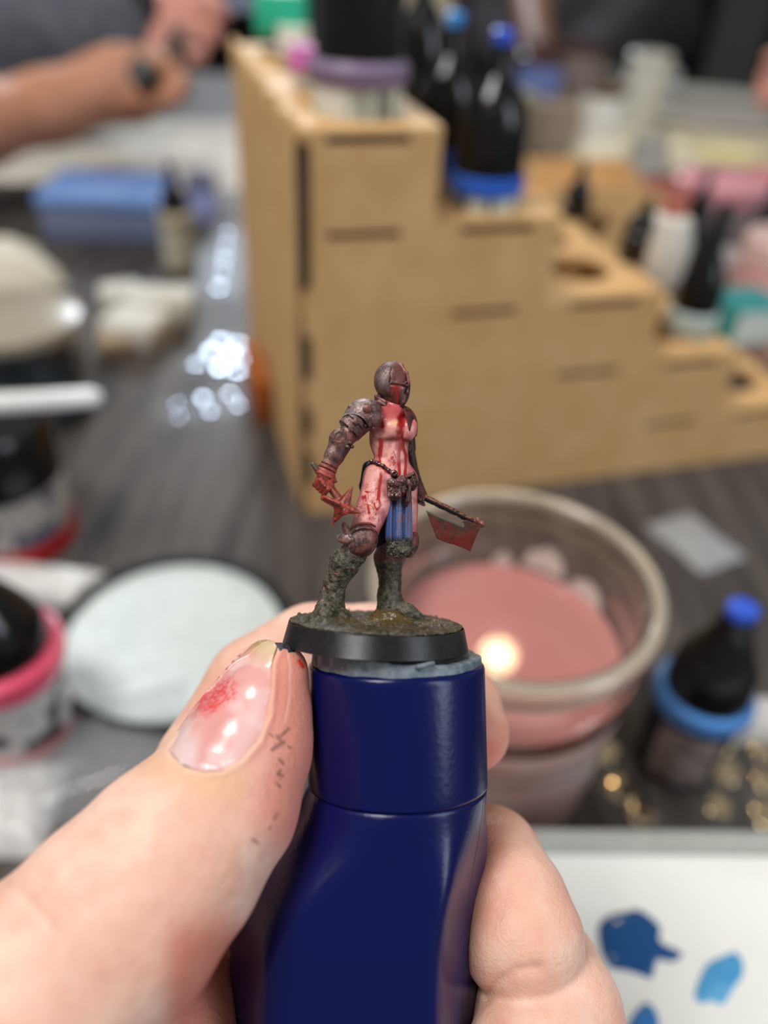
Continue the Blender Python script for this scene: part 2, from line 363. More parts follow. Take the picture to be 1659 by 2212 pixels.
# rim thickening and moulded steps
for z in (.070, .052, .046): lathe('moulded_ring', [(gr(z) - .0002, z - .0022), (gr(z) + .0007, z - .0012), (gr(z) + .0008, z + .0012), (gr(z) - .0002, z + .0022)], M_GLASS, gl, seg=96)
# dried paint smears on the glass wall
for k, (a0, a1, z0, z1, c) in enumerate(((25, 48, .064, .074, (216, 206, 200)), (52, 76, .066, .078, (218, 210, 204)), (80, 92, .064, .072, (214, 205, 200)), (250, 330, .040, .047, (222, 206, 200)), (265, 340, .028, .034, (214, 170, 164)), (300, 350, .048, .053, (222, 210, 204)))):
    side_in = z0 > .06
    bm = bmesh.new(); NN = 14; rowv = []
    for i in range(NN + 1):
        a = math.radians(a0 + (a1 - a0) * i / NN); tz = math.sin(math.pi * i / NN) ** .5; zz = [z0, z0 + (z1 - z0) * tz * rnd.uniform(.7, 1)]
        rowv.append([bm.verts.new(((gr(z) + (-.0031 if side_in else .0004)) * math.cos(a), (gr(z) + (-.0031 if side_in else .0004)) * math.sin(a), z)) for z in zz])
    for i in range(NN): bm.faces.new((rowv[i][0], rowv[i + 1][0], rowv[i + 1][1], rowv[i][1]))
    from_bm('dried_smear', bm, plain(c, .5), gl, smooth=True)
M_SHEEN = mat('pale_glass_sheen', (224, 204, 197), .4, alpha=.86, nscale=34, col2=(208, 162, 153), coat=.4)  # pale outer coat, added: reflected light on the glass wall put into colour
lathe('glass_sheen', [(gr(z) + .0006, z) for z in np.linspace(.002, .060, 12)], M_SHEEN, gl, seg=64)
M_RIM = mat('rim_glass', (206, 192, 168), rough=.12, trans=.45, nscale=60, col2=(216, 206, 190), coat=.6)  # beige puts the warm ceiling light caught by the rim into colour
lathe('rim_bead', [(RG + (.0024 * math.cos(a)) + .0002, GH - .001 + .0026 * math.sin(a)) for a in np.linspace(-1.9, 3.6, 12)], M_RIM, gl, seg=96)
lathe('rim_step', [(RG - .0010 + .0012 * math.cos(a), GH - .0085 + .0014 * math.sin(a)) for a in np.linspace(0, 2 * math.pi, 9)], M_RIM, gl, seg=96)
# ------------------------------------------------------------------ white dish with a black rim
DC = at(378, 1378, .006); dish = empty('paint_dish', Vector((DC.x, DC.y, TZ)), 'round white dish with thick black rim lying behind the thumb', 'dish')
a_, b_ = at(134, 1385, .006), at(624, 1370, .006); RD = (a_ - b_).length / 2
lathe('rim', [(0, 0), (RD * 1.06, 0), (RD * 1.08, .003), (RD * 1.06, .010), (RD * .985, .010), (RD * .97, .0055), (0, .0055)], plain((14, 15, 17), .45), dish, seg=96)
lathe('disc', [(0, .0056), (RD * .965, .0056), (RD * .96, .0066), (0, .0066)], mat('milky_white', (210, 220, 218), .4), dish, seg=96)
# ------------------------------------------------------------------ wet palette at lower right
PH = .042
pa, pb_ = at(1100, 1800, PH), at(1700, 1806, PH)
du = (pb_ - pa); du.z = 0; du.normalize(); dv = Vector((-du.y, du.x, 0))
PW, PD = .20, .14
po = at(1120, 1796, PH); pal_o = Vector((po.x, po.y, TZ)) - du * .045 - dv * PD
pal = empty('wet_palette', pal_o + du * PW / 2 + dv * PD / 2, 'white wet palette tray with grey rim and daubs of blue paint', 'palette', rz=math.atan2(du.y, du.x))
from_bm('tray', box_bm(PW, PD, PH - .004, .003, c=(0, 0, (PH - .004) / 2)), plain((150, 154, 150), .4), pal, angle=.6)
rim = plate('rim', rect(-PW / 2, -PD / 2, PW / 2, PD / 2), [rect(-PW / 2 + .0048, -PD / 2 + .0048, PW / 2 - .0048, PD / 2 - .0048)], .004, plain((160, 163, 158), .35), pal, Matrix.Translation((0, 0, PH - .002)), bev=.0006)
M_PAPER = mat('palette_paper', (222, 224, 219), rough=.32, nscale=12, bump=.00012, bscale=40, coat=.2)
from_bm('paper', box_bm(PW - .010, PD - .010, .0012, c=(0, 0, PH - .0032)), M_PAPER, pal)
PM = Matrix.Translation(-pal.location) if False else None
def daub(pts, c, label, hgt=.0009, c2=None):
    W_ = [at(x, y, PH - .0026) for x, y in pts]; cen = sum(W_, Vector()) / len(W_)
    bm = bmesh.new(); rings = []
    N_ = len(W_); fine = []
    for i in range(N_):
        p0, p1, p2, p3 = W_[i - 1], W_[i], W_[(i + 1) % N_], W_[(i + 2) % N_]
        for t_ in (0, .25, .5, .75):
            fine.append(.5 * ((2 * p1) + (-p0 + p2) * t_ + (2 * p0 - 5 * p1 + 4 * p2 - p3) * t_ ** 2 + (-p0 + 3 * p1 - 3 * p2 + p3) * t_ ** 3))
    for s_, z in ((1, 0), (.95, .6), (.8, 1), (.4, 1.0)): rings.append([bm.verts.new((cen + (p - cen) * s_ + Vector((0, 0, hgt * z)) - cen)) for p in fine])
    cv = bm.verts.new((0, 0, hgt))
    M_ = len(fine)
    for A, B in zip(rings[:-1], rings[1:]):
        for i in range(M_): bm.faces.new((A[i], A[(i + 1) % M_], B[(i + 1) % M_], B[i]))
    for i in range(M_): bm.faces.new((rings[-1][i], rings[-1][(i + 1) % M_], cv))
    o = from_bm('paint_daub', bm, mat('wet_%d' % c[2] + str(c[0]), c, .12, col2=c2 or c, nscale=90, lo=.45, hi=.6), None, smooth=True); o.location = cen
    return tag(o, label, 'paint')
daub([(1292, 2012), (1300, 1990), (1325, 1974), (1352, 1970), (1372, 1964), (1398, 1976), (1426, 2004), (1424, 2030), (1440, 2048), (1474, 2062), (1452, 2078), (1420, 2074), (1408, 2112), (1385, 2106), (1350, 2096), (1318, 2090), (1300, 2060)], (22, 74, 128), 'large dark blue paint daub with a tail on the white palette', .0016)
daub([(1502, 2140), (1512, 2110), (1530, 2080), (1560, 2066), (1588, 2056), (1604, 2076), (1604, 2106), (1584, 2136), (1562, 2170), (1536, 2162), (1518, 2168), (1502, 2160)], (74, 150, 200), 'light blue paint daub at right on the white palette', .0006, (98, 168, 212))
daub([(1350, 2240), (1366, 2196), (1394, 2166), (1414, 2180), (1424, 2220), (1410, 2270), (1370, 2280)], (48, 112, 172), 'medium blue paint daub nearest the palette front', .0009)
# ------------------------------------------------------------------ loose bottles around the dish
Pz = at(1455, 1640, 0)
hz = rise(Pz, 1300)
t = empty('dropper_bottle', Pz, 'blue-collared black dropper bottle standing right of the glass', 'bottle'); R = .0145; hz = hz * .98
lathe('body', [(0, 0), (R * .92, 0), (R, .002), (R, hz * .42), (R * .85, hz * .46), (0, hz * .46)], plain((20, 24, 40), .25), t)
lb = lathe_bm([(R * 1.015, hz * .06), (R * 1.015, hz * .38)], 24, a0=math.radians(205), a1=math.radians(290)); from_bm('label', lb, LG, t, smooth=True)
lathe('collar', [(R * .8, hz * .43), (R * 1.12, hz * .43), (R * 1.18, hz * .46), (R * 1.14, hz * .51), (R * .9, hz * .53), (R * .6, hz * .52)], plain((82, 138, 206), .25), t)
lathe('cap', [(0, hz * .48), (R * .98, hz * .50), (R * .98, hz * .60), (R * .9, hz * .68), (R * .62, hz * .78), (R * .42, hz * .86), (R * .34, hz * .95), (0, hz * .95)], plain((11, 11, 12), .14), t)
lathe('tip', [(0, hz * .94), (R * .32, hz * .94), (R * .34, hz * .99), (R * .2, hz), (0, hz)], plain((50, 88, 196), .3), t)
Py = at(52, 1570, 0); hy = rise(Py, 1270)
t = empty('dropper_bottle', Py, 'pink-collared black bottle with red-footed label at left edge', 'bottle'); R = .0185
LW = label_mat('white_print_label', (196, 194, 192), (40, 40, 44), 95, (1, 1, 1))
lathe('body', [(0, 0), (R * .93, 0), (R, .002), (R, hy * .46), (R * .9, hy * .50), (0, hy * .5)], plain((60, 60, 64), .3), t)
lathe('label', [(R * 1.0, hy * .10), (R * 1.02, hy * .10), (R * 1.02, hy * .45), (R * 1.0, hy * .45)], LW, t)
lathe('band', [(R * 1.0, .001), (R * 1.03, .002), (R * 1.03, hy * .11), (R * 1.0, hy * .11)], plain((204, 44, 34), .3), t)
lathe('collar', [(R * .8, hy * .50), (R * 1.16, hy * .50), (R * 1.22, hy * .55), (R * 1.18, hy * .62), (R * .95, hy * .64), (R * .6, hy * .62)], plain((222, 82, 112), .25), t)
lathe('cap', [(0, hy * .6), (R * .98, hy * .62), (R * .95, hy * .76), (R * .7, hy * .88), (R * .4, hy), (0, hy)], plain((12, 12, 13), .13), t)
Px = at(30, 1150, 0); hx = rise(Px, 900)
t = jar(Px, hx, .0285, 'black-lidded white pot with red band at left edge', band=(180, 30, 32), cap=(13, 13, 14), capf=.45, labm=label_mat('pot_label', (176, 172, 166), (98, 98, 116), 60, (1, 1, 1)), capr=1.02)
# brush handle lying over the pots
def rod(name, a, b, r0, r1, m, label, cat, parts=None):
    a, b = Vector(a), Vector(b); L_ = (b - a).length
    o = from_bm(name, lathe_bm([(0, 0), (r0 * .6, L_ * .01), (r0, L_ * .05), (r0, L_ * .4), (r1, L_ * .93), (r1 * .7, L_ * .985), (0, L_)], 20), m, None, angle=.8)
    o.location = a; o.rotation_euler = (b - a).to_track_quat('Z', 'Y').to_euler(); return tag(o, label, cat)
rod('paint_brush_handle', at_depth(-160, 880, .30), at_depth(222, 857, .33), .0042, .0040, mat('white_gloss', (226, 228, 226), .2), 'glossy white brush handle crossing above the black-lidded pot', 'brush')
# glass jar with beige lid
Pj = at(66, 880, 0); 
t = empty('glass_jar', Pj, 'clear glass jar with beige top and dark blue contents at left', 'jar'); hj = rise(Pj, 705); R = .036
lathe('body', [(0, 0), (R, 0), (R * 1.02, .003), (R * 1.02, hj * .8), (R * .96, hj), (R * .93, hj), (R * .97, hj * .8), (R * .96, .003), (0, .003)], M_GLASS, t)
lathe('contents', [(0, .003), (R * .9, .003), (R * .9, hj * .72), (0, hj * .72)], plain((40, 66, 86), .3), t)
lathe('lid', [(0, hj), (R * 1.06, hj), (R * 1.07, hj + .006), (R * .85, hj + .009), (0, hj + .0095)], mat('beige_gloss', (150, 142, 126), .3), t)
# tissue, foam cubes, paper sheets, blue box
def crumple(name, loc, dx, dy, h, m, label, cat, seed=0, rz=0.0, nx=26, amp=.3):
    bm = bmesh.new(); vs = []
    rr = np.random.RandomState(seed); 
    for j in range(nx + 1):
        for i in range(nx + 1):
            u, v = i / nx * 2 - 1, j / nx * 2 - 1
            n_ = float(fbm(np.array([[u * 1.7 + seed, v * 1.7, seed * .7]]), 1.6, 4, seed)[0])
            edge_ = max(abs(u), abs(v)); z = h * ((1 - edge_ ** 4) * (.55 + amp * 2 * (n_ - .35))) + .001
            w_ = 1 + .18 * (n_ - .5)
            vs.append(bm.verts.new((u * dx / 2 * w_, v * dy / 2 * w_, max(z, .0008) if edge_ < 1 else .0004)))
    k = nx + 1
    for j in range(nx):
        for i in range(nx): bm.faces.new((vs[j * k + i], vs[j * k + i + 1], vs[(j + 1) * k + i + 1], vs[(j + 1) * k + i]))
    o = from_bm(name, bm, m, None, smooth=True); o.location = loc; o.rotation_euler = (0, 0, rz); return tag(o, label, cat)
M_TISS = mat('tissue_paper', (214, 210, 200), .75, nscale=60, bump=.0004, bscale=120)
crumple('paper_towel', at(215, 318, 0), .62, .30, .014, M_TISS, 'long crumpled white paper towel under the painter\'s forearm', 'paper', 3, .08)
crumple('crumpled_tissue', at(-40, 600, 0), .11, .09, .030, mat('cream_tissue', (206, 202, 186), .7), 'crumpled cream tissue at left edge beyond the glass jar', 'tissue', 8, .6)
bo = at(252, 496, 0)
t = empty('storage_box', bo, 'light blue lidded box in front of the white paper towel', 'box', rz=.06)
from_bm('box_base', box_bm(.104, .080, .030, .003, c=(0, 0, .015)), plain((112, 122, 156), .45), t, angle=.6); 
from_bm('lid', box_bm(.108, .084, .010, .003, c=(0, 0, .035)), plain((110, 146, 206), .4), t, angle=.6)
for i in range(7): from_bm('ridge', box_bm(.003, .075, .002, .0005, c=(-.045 + i * .015, 0, .0405)), plain((126, 158, 214), .4), t)
fo = at(310, 745, 0)
for k, (x, y, s1, s2, hh_, rz_, lab_) in enumerate(((355, 690, .046, .030, .022, .15, 'white foam block, right-hand one of the pile left of the rack'), (300, 738, .040, .034, .020, -.25, 'white foam block nearest the viewer in the pile left of the rack'), (268, 668, .030, .026, .018, .5, 'small white foam block at the back of the pile left of the rack'))):
    o = from_bm('foam_block', box_bm(s1, s2, hh_, .004, c=(0, 0, hh_ / 2)), mat('foam_white', (208, 208, 200), .7, nscale=90, bump=.0003), None, angle=.8); o.location = at(x, y, 0); o.rotation_euler = (0, 0, rz_); tag(o, lab_, 'foam')
o = from_bm('foam_block', box_bm(.028, .022, .012, .003, c=(0, 0, .006)), plain((176, 156, 130), .7), None, angle=.8); o.location = at(262, 752, 0); o.rotation_euler = (0, 0, .3); tag(o, 'tan foam scrap beside the white foam blocks', 'foam')
# dropper bottles near the blue box
Pk = at(392, 585, 0); t = dropper(Pk, rise(Pk, 352), .0125, 'black-capped dropper bottle with olive body beside the light blue box', body=(110, 108, 70), collar=(176, 168, 146), labm=plain((188, 186, 168), .5), cap_frac=.45)
Pl = at(440, 470, 0); jar(Pl, .04, .014, 'small lilac bottle against the left side of the rack', body=(140, 146, 190), cap=(90, 94, 120), capf=.3)
# clear plastic blister trays catching the light
def film(name, col, rough, fac):
    m = bpy.data.materials.new(name); m.use_nodes = True; nt = m.node_tree; nt.nodes.clear(); MATS[name] = m
    o = nt.nodes.new('ShaderNodeOutputMaterial'); mx = nt.nodes.new('ShaderNodeMixShader'); t_ = nt.nodes.new('ShaderNodeBsdfTransparent'); g_ = nt.nodes.new('ShaderNodeBsdfGlossy')
    g_.inputs['Color'].default_value = L4(col); g_.inputs['Roughness'].default_value = rough; mx.inputs[0].default_value = fac
    nt.links.new(t_.outputs[0], mx.inputs[1]); nt.links.new(g_.outputs[0], mx.inputs[2]); nt.links.new(mx.outputs[0], o.inputs[0]); return m
M_CLEAR = film('clear_plastic', (222, 234, 250), .05, .26)
def blister(loc, dx, dy, nx, ny, r, label, rz, h=.0007, mm=None):
    bm = box_bm(dx, dy, .0008, c=(0, 0, .0006))
    t = empty('plastic_blister', loc, label, 'packaging', rz=rz)
    from_bm('sheet', bm, film('clear_sheet', (200, 205, 210), .45, .05) if 'clear_sheet' not in MATS else MATS['clear_sheet'], t)
    for i in range(nx):
        for j in range(ny):
            c = ((i + .5) / nx * dx - dx / 2 + rnd.uniform(-.002, .002), (j + .5) / ny * dy - dy / 2 + rnd.uniform(-.002, .002), .001)
            rr = r * rnd.uniform(.75, 1.1)
            pr = [(0, h)] + [(rr * math.sin(a), h * math.cos(a)) for a in np.linspace(.25, math.pi / 2, 9)]
            lathe('dome', pr[::-1], mm or M_CLEAR, t, seg=20, c=c, smooth_angle=1.5)
    return t
blister(at(478, 560, 0), .040, .16, 1, 5, .0066, 'strip of clear plastic blister glinting along the left side of the rack', .12)
blister(at(486, 770, 0), .045, .055, 3, 3, .0075, 'clear plastic blister glinting beside the rack foot', -.2)
blister(at(440, 880, 0), .055, .030, 3, 2, .0060, 'clear plastic scrap on the table left of the miniature', .5)
M_GOLD = film('warm_glint_plastic', (255, 232, 190), .06, .8)  # clear plastic: gloss tinted warm and strengthened for gold lamp glints
blister(at(1355, 1730, 0), .020, .050, 1, 4, .006, 'clear plastic strip with warm glints between glass and palette', .35, .0007, M_GOLD)
blister(at(1600, 1680, 0), .030, .045, 2, 3, .006, 'clear plastic scrap with warm glints at right edge above the palette', -.3, .0007, M_GOLD)
M_BAG = mat('thin_plastic_bag', (190, 192, 194), rough=.2, alpha=.32, coat=.6)
crumple('plastic_bag', at(180, 1640, 0), .11, .05, .012, M_BAG, 'crumpled clear plastic bag on the table behind the thumb', 'bag', 12, .4)
crumple('plastic_wrap', at(60, 1262, 0), .07, .022, .010, mat('white_wrap', (206, 206, 204), .3), 'strip of white plastic wrap between the two left pots', 'wrap', 15, -.1)
crumple('plastic_wrap', at(1500, 1170, 0), .030, .040, .004, mat('grey_wrap', (150, 152, 154), .3), 'small grey plastic scrap on the table right of the glass', 'wrap', 21, .5)
crumple('plastic_wrap', at(1640, 1560, 0), .05, .02, .01, mat('white_wrap', (206, 206, 204), .3), 'white plastic strip beside the blue-collared bottle', 'wrap', 23, .1)
crumple('white_rag', at(10, 1750, 0), .035, .035, .012, mat('white_wrap', (206, 206, 204), .3), 'scrap of white paper at left edge above the thumb', 'paper', 31, .1)
# orange wooden offcut against the rack
o = from_bm('wood_offcut', box_bm(.008, .055, .030, .002, c=(0, 0, .015)), plain((168, 92, 34), .5), None, angle=.6); o.location = at(556, 870, 0); o.rotation_euler = (0, 0, TH_); tag(o, 'orange wooden offcut leaning at the left foot of the rack', 'wood')
# ------------------------------------------------------------------ far clutter on the right half of the table
def cup(px, py, H, R, c, label, cat='cup', name='cup', cc=None): return jar(at(px, py, 0), H, R, label, body=c, cap=cc or c, capf=.12, cat=cat, name=name)
def card(px, py, dx, dy, hz_, c, label, rz=0.0, name='paper_stack', cat='paper'):
    o = from_bm(name, box_bm(dx, dy, hz_, min(hz_ * .3, .002), c=(0, 0, hz_ / 2)), plain(c, .6), None, angle=.8); o.location = at(px, py, 0); o.rotation_euler = (0, 0, rz); return tag(o, label, cat)
card(1550, 362, .38, .26, .018, (196, 188, 156), 'wide stack of cream papers across the table at right', -.12)
crumple('paper_bag', at(1390, 352, .019), .14, .10, .035, mat('cream_bag', (206, 200, 172), .7), 'crumpled cream paper bag at the left end of the cream papers', 'bag', 41, .2)
card(1540, 372, .09, .05, .004, (216, 206, 146), 'pale yellow card lying on the cream papers', .1, 'card', 'card').location.z += .0185
card(1470, 216, .40, .12, .015, (150, 148, 140), 'grey board lying far back on the table', -.15, 'board', 'board')
card(1480, 262, .26, .10, .012, (170, 164, 156), 'pale oval-cornered tray far back on the right', -.1, 'tray', 'tray')
card(1560, 285, .30, .10, .006, (52, 54, 60), 'dark mat beneath the pale tray far back on the right', 0, 'mat', 'mat')
cup(1278, 345, .085, .026, (214, 212, 206), 'white paper cup behind the brown holder', cc=(96, 80, 62))
cup(1368, 300, .105, .028, (196, 196, 188), 'tall white beaker behind the cream papers')
cup(1400, 225, .05, .04, (206, 208, 208), 'shiny white bowl on the far side of the table', 'bowl', 'bowl')
cup(1146, 292, .10, .030, (96, 112, 168), 'blue-labelled pot behind the blue-tipped bottles', 'pot', 'paint_pot', (70, 46, 42))
cup(1205, 330, .06, .040, (150, 136, 120), 'grey-brown pot behind the blue-tipped bottles', 'pot', 'paint_pot')
cup(1230, 235, .09, .04, (120, 104, 96), 'dull brown pot on the far side of the table', 'pot', 'paint_pot', (60, 44, 40))
cup(1140, 235, .09, .03, (84, 60, 56), 'dark red-brown pot behind the tall blue tips', 'pot', 'paint_pot', (50, 36, 36))
cup(1100, 300, .06, .03, (176, 172, 140), 'pale olive pot just right of the blue-tipped bottles', 'pot', 'paint_pot')
cup(1262, 222, .05, .045, (128, 120, 114), 'low grey-brown tub on the far side of the table', 'tub', 'tub')
jar(at(1412, 505, 0), .048, .026, 'red-lidded pot behind the white plastic bottle', body=(110, 60, 54), cap=(158, 92, 82), capf=.5)
cup(1380, 420, .06, .02, (168, 166, 160), 'small grey bottle left of the red-lidded pot', 'bottle', 'bottle')
jar(at(1530, 505, 0), .055, .045, 'pink-lidded tub in the middle of the right-hand clutter', body=(160, 150, 152), cap=(214, 150, 160), capf=.35, cat='tub', name='tub')
jar(at(1640, 488, 0), .050, .034, 'rose-lidded tub at right edge', body=(150, 160, 152), cap=(206, 120, 132), capf=.4, cat='tub', name='tub')
dropper(at(1625, 560, 0), .07, .013, 'dark dropper bottle in front of the rose-lidded tub', cap_frac=.5, cap=(40, 38, 40), body=(90, 88, 92))
dropper(at(1480, 560, 0), .078, .012, 'tall black nozzle bottle behind the fourth step', cap_frac=.5)
jar(at(1550, 672, 0), .046, .019, 'grey translucent tub behind the teal carton', body=(160, 156, 158), cap=(176, 170, 172), capf=.2, cat='tub', name='tub')
jar(at(1640, 760, 0), .040, .030, 'peach tub at the right edge beyond the rack', body=(214, 170, 150), cap=(220, 196, 176), capf=.3, cat='tub', name='tub')
card(1600, 1560, .0, .0, .0, (1, 1, 1), '') if False else None
# tall things beyond the top step
o = from_bm('white_board', box_bm(.10, .02, .50, .004, c=(0, 0, .25)), mat('board_cream', (176, 168, 148), .6), None, angle=.6); o.location = at(880, 262, 0); tag(o, 'pale cream upright board beyond the top step', 'board')
o = from_bm('display_stand', box_bm(.05, .04, .46, .004, c=(0, 0, .23)), plain((46, 38, 42), .6), None, angle=.6); o.location = at(962, 258, 0); tag(o, 'dark plum upright stand beside the cream board', 'stand')
# ------------------------------------------------------------------ painters beyond the table
def world_field(lo, hi, h): return Field(lo, hi, h)
def world_mesh(name, f, m, parent, origin):
    P, Q = f.mesh(); W = P - np.array(origin)
    me = bpy.data.meshes.new(name); me.from_pydata(W.tolist(), [], Q.tolist()); me.update()
    return link_mesh(name, me, m, parent, True)
def wd(px, py, D): return np.array(at_depth(px, py, D))
# ------------------------------------------------------------------ implicit surfaces -> meshes (all in millimetres)
def nets(f, lo, h):
    s = f < 0
    def cor(a, i, j, k): return a[i:a.shape[0] - 1 + i, j:a.shape[1] - 1 + j, k:a.shape[2] - 1 + k]
    cnt = np.zeros(tuple(n - 1 for n in f.shape), np.int8)
    for i in (0, 1):
        for j in (0, 1):
            for k in (0, 1): cnt += cor(s, i, j, k)
    act = (cnt > 0) & (cnt < 8)
    idx = np.argwhere(act)
    C = [(i, j, k) for i in (0, 1) for j in (0, 1) for k in (0, 1)]
    V = np.stack([f[idx[:, 0] + c[0], idx[:, 1] + c[1], idx[:, 2] + c[2]] for c in C], 1)
    acc = np.zeros((len(idx), 3)); n = np.zeros(len(idx))
    for a in range(8):
        for b in range(a + 1, 8):
            ca, cb = np.array(C[a]), np.array(C[b])
            if abs(ca - cb).sum() != 1: continue
            m = (V[:, a] < 0) != (V[:, b] < 0)
            t = V[m, a] / (V[m, a] - V[m, b])
            acc[m] += ca + t[:, None] * (cb - ca); n[m] += 1
    pos = (idx + acc / n[:, None]) * h + lo
    vid = np.full(act.shape, -1, np.int32); vid[act] = np.arange(len(idx))
    quads = []
    for ax in range(3):
        sl0 = [slice(1, -1)] * 3; sl1 = [slice(1, -1)] * 3
        sl0[ax] = slice(0, -1); sl1[ax] = slice(1, None)
        e = s[tuple(sl0)] != s[tuple(sl1)]
        ids = np.argwhere(e); off = np.array([1, 1, 1]); off[ax] = 0; ids = ids + off
        u, w = [(1, 2), (2, 0), (0, 1)][ax]
        du = np.zeros(3, int); du[u] = 1; dw = np.zeros(3, int); dw[w] = 1
        def g(a): return vid[a[:, 0], a[:, 1], a[:, 2]]
        q = np.stack([g(ids - du - dw), g(ids - dw), g(ids), g(ids - du)], 1)
        ins = s[ids[:, 0], ids[:, 1], ids[:, 2]]
        q[~ins] = q[~ins][:, ::-1]
        quads.append(q)
    q = np.concatenate(quads); q = q[(q >= 0).all(1)]
    return pos, q
class Field:
    def __init__(s, lo, hi, h):
        s.lo = np.array(lo, float); s.h = h
        s.n = np.ceil((np.array(hi) - s.lo) / h).astype(int) + 1
        s.ax = [(s.lo[i] + h * np.arange(s.n[i])).astype(np.float32) for i in range(3)]
        s.d = np.full(tuple(s.n), 50.0, np.float32)
    def sub(s, lo, hi):
        a = np.clip(np.floor((np.array(lo) - s.lo) / s.h).astype(int), 0, s.n); b = np.clip(np.ceil((np.array(hi) - s.lo) / s.h).astype(int) + 1, 0, s.n)
        sl = tuple(slice(x, y) for x, y in zip(a, b))
        X = s.ax[0][sl[0]][:, None, None]; Y = s.ax[1][sl[1]][None, :, None]; Z = s.ax[2][sl[2]][None, None, :]
        return sl, X, Y, Z
    def op(s, fn, lo, hi, k=0.0, mode='u', pad=None):
        pad = (k + 4 * s.h) if pad is None else pad
        sl, X, Y, Z = s.sub(np.array(lo) - pad, np.array(hi) + pad)
        if 0 in s.d[sl].shape: return s
        e = fn(X, Y, Z); d = s.d[sl]
        if mode == 's': d = -d
        if mode == 'i': d2 = np.maximum(d, e); s.d[sl] = d2; return s
        if k > 0:
            hh = np.maximum(k - np.abs(d - e), 0) / k; r = np.minimum(d, e) - hh * hh * k / 4
        else: r = np.minimum(d, e)
        s.d[sl] = -r if mode == 's' else r
        return s
    def cap(s, a, b, ra, rb=None, k=0.3, mode='u', flat=None):
        rb = ra if rb is None else rb
        a = np.array(a, float); b = np.array(b, float)
        R = max(ra, rb)
        return s.op(lambda X, Y, Z: d_cap(X, Y, Z, a, b, ra, rb, flat), np.minimum(a, b) - R, np.maximum(a, b) + R, k, mode)
    def chain(s, pts, k=0.3, mode='u', flat=None):
        for (a, ra), (b, rb) in zip(pts[:-1], pts[1:]): s.cap(a, b, ra, rb, k, mode, flat)
        return s
    def ell(s, c, r, R=None, k=0.3, mode='u'):
        c = np.array(c, float); m = max(r)
        return s.op(lambda X, Y, Z: d_ell(X, Y, Z, c, r, R), c - m, c + m, k, mode)
    def box(s, c, hf, R=None, rr=0.1, k=0.0, mode='u'):
        c = np.array(c, float); m = float(np.linalg.norm(hf))
        return s.op(lambda X, Y, Z: d_box(X, Y, Z, c, hf, R, rr), c - m, c + m, k, mode)
    def rough(s, amp, scale, octs=3, seed=0.0, band=None, mask=None, ridged=False):
        band = band or amp * 2 + 2 * s.h
        i = np.argwhere(np.abs(s.d) < band)
        P = i * s.h + s.lo
        n = fbm(P, scale, octs, seed)
        n = (1 - np.abs(n * 2 - 1) * 2) if ridged else (n * 2 - 1)
        if mask is not None: n = n * mask(P)
        s.d[i[:, 0], i[:, 1], i[:, 2]] += (amp * n).astype(np.float32)
        return s
    def mesh(s):
        s.d[0], s.d[-1], s.d[:, 0], s.d[:, -1], s.d[:, :, 0], s.d[:, :, -1] = (np.maximum(v, 1e-3) for v in (s.d[0], s.d[-1], s.d[:, 0], s.d[:, -1], s.d[:, :, 0], s.d[:, :, -1]))
        return nets(s.d, s.lo, s.h)
def d_cap(X, Y, Z, a, b, ra, rb, flat=None):
    ba = b - a; L = float(ba @ ba) + 1e-12
    x, y, z = X - a[0], Y - a[1], Z - a[2]
    t = np.clip((x * ba[0] + y * ba[1] + z * ba[2]) / L, 0, 1)
    x = x - t * ba[0]; y = y - t * ba[1]; z = z - t * ba[2]
    if flat is not None:
        n, f = flat; q = (x * n[0] + y * n[1] + z * n[2]) * (f - 1)
        x = x + q * n[0]; y = y + q * n[1]; z = z + q * n[2]
    return np.sqrt(x * x + y * y + z * z) - (ra + t * (rb - ra))
def _rot(X, Y, Z, c, R):
    x, y, z = X - c[0], Y - c[1], Z - c[2]
    if R is None: return x, y, z
    return tuple(R[0][i] * x + R[1][i] * y + R[2][i] * z for i in range(3))
def d_ell(X, Y, Z, c, r, R=None):
    x, y, z = _rot(X, Y, Z, c, R)
    k0 = np.sqrt((x / r[0]) ** 2 + (y / r[1]) ** 2 + (z / r[2]) ** 2)
    k1 = np.sqrt((x / r[0] ** 2) ** 2 + (y / r[1] ** 2) ** 2 + (z / r[2] ** 2) ** 2)
    return k0 * (k0 - 1) / np.maximum(k1, 1e-6)
def d_box(X, Y, Z, c, h, R=None, rr=0.1):
    x, y, z = _rot(X, Y, Z, c, R)
    x, y, z = np.abs(x) - h[0] + rr, np.abs(y) - h[1] + rr, np.abs(z) - h[2] + rr
    return np.sqrt(np.maximum(x, 0) ** 2 + np.maximum(y, 0) ** 2 + np.maximum(z, 0) ** 2) + np.minimum(np.maximum(np.maximum(x, y), z), 0) - rr
def rotm(ax=0, ay=0, az=0):
    m = Matrix.Rotation(math.radians(az), 3, 'Z') @ Matrix.Rotation(math.radians(ay), 3, 'Y') @ Matrix.Rotation(math.radians(ax), 3, 'X')
    return [[m[i][j] for j in range(3)] for i in range(3)]
D0 = 107.0
def q(px, py, z=0.0):
    """held-object space (mm): x right, y up, z towards the viewer; z=0 is the plane through the figure"""
    D = D0 - z
    return np.array([(px - IW / 2) / FPX * D, -(py - IH / 2) / FPX * D, -D])
def rm(rpx, z=0.0): return rpx / FPX * (D0 - z)
def px_of(P): return IW / 2 + FPX * P[:, 0] / -P[:, 2], IH / 2 - FPX * P[:, 1] / -P[:, 2]
CMn = np.array(CM)
def to_world(P): return (P / 1000.0) @ CMn[:3, :3].T + CMn[:3, 3]
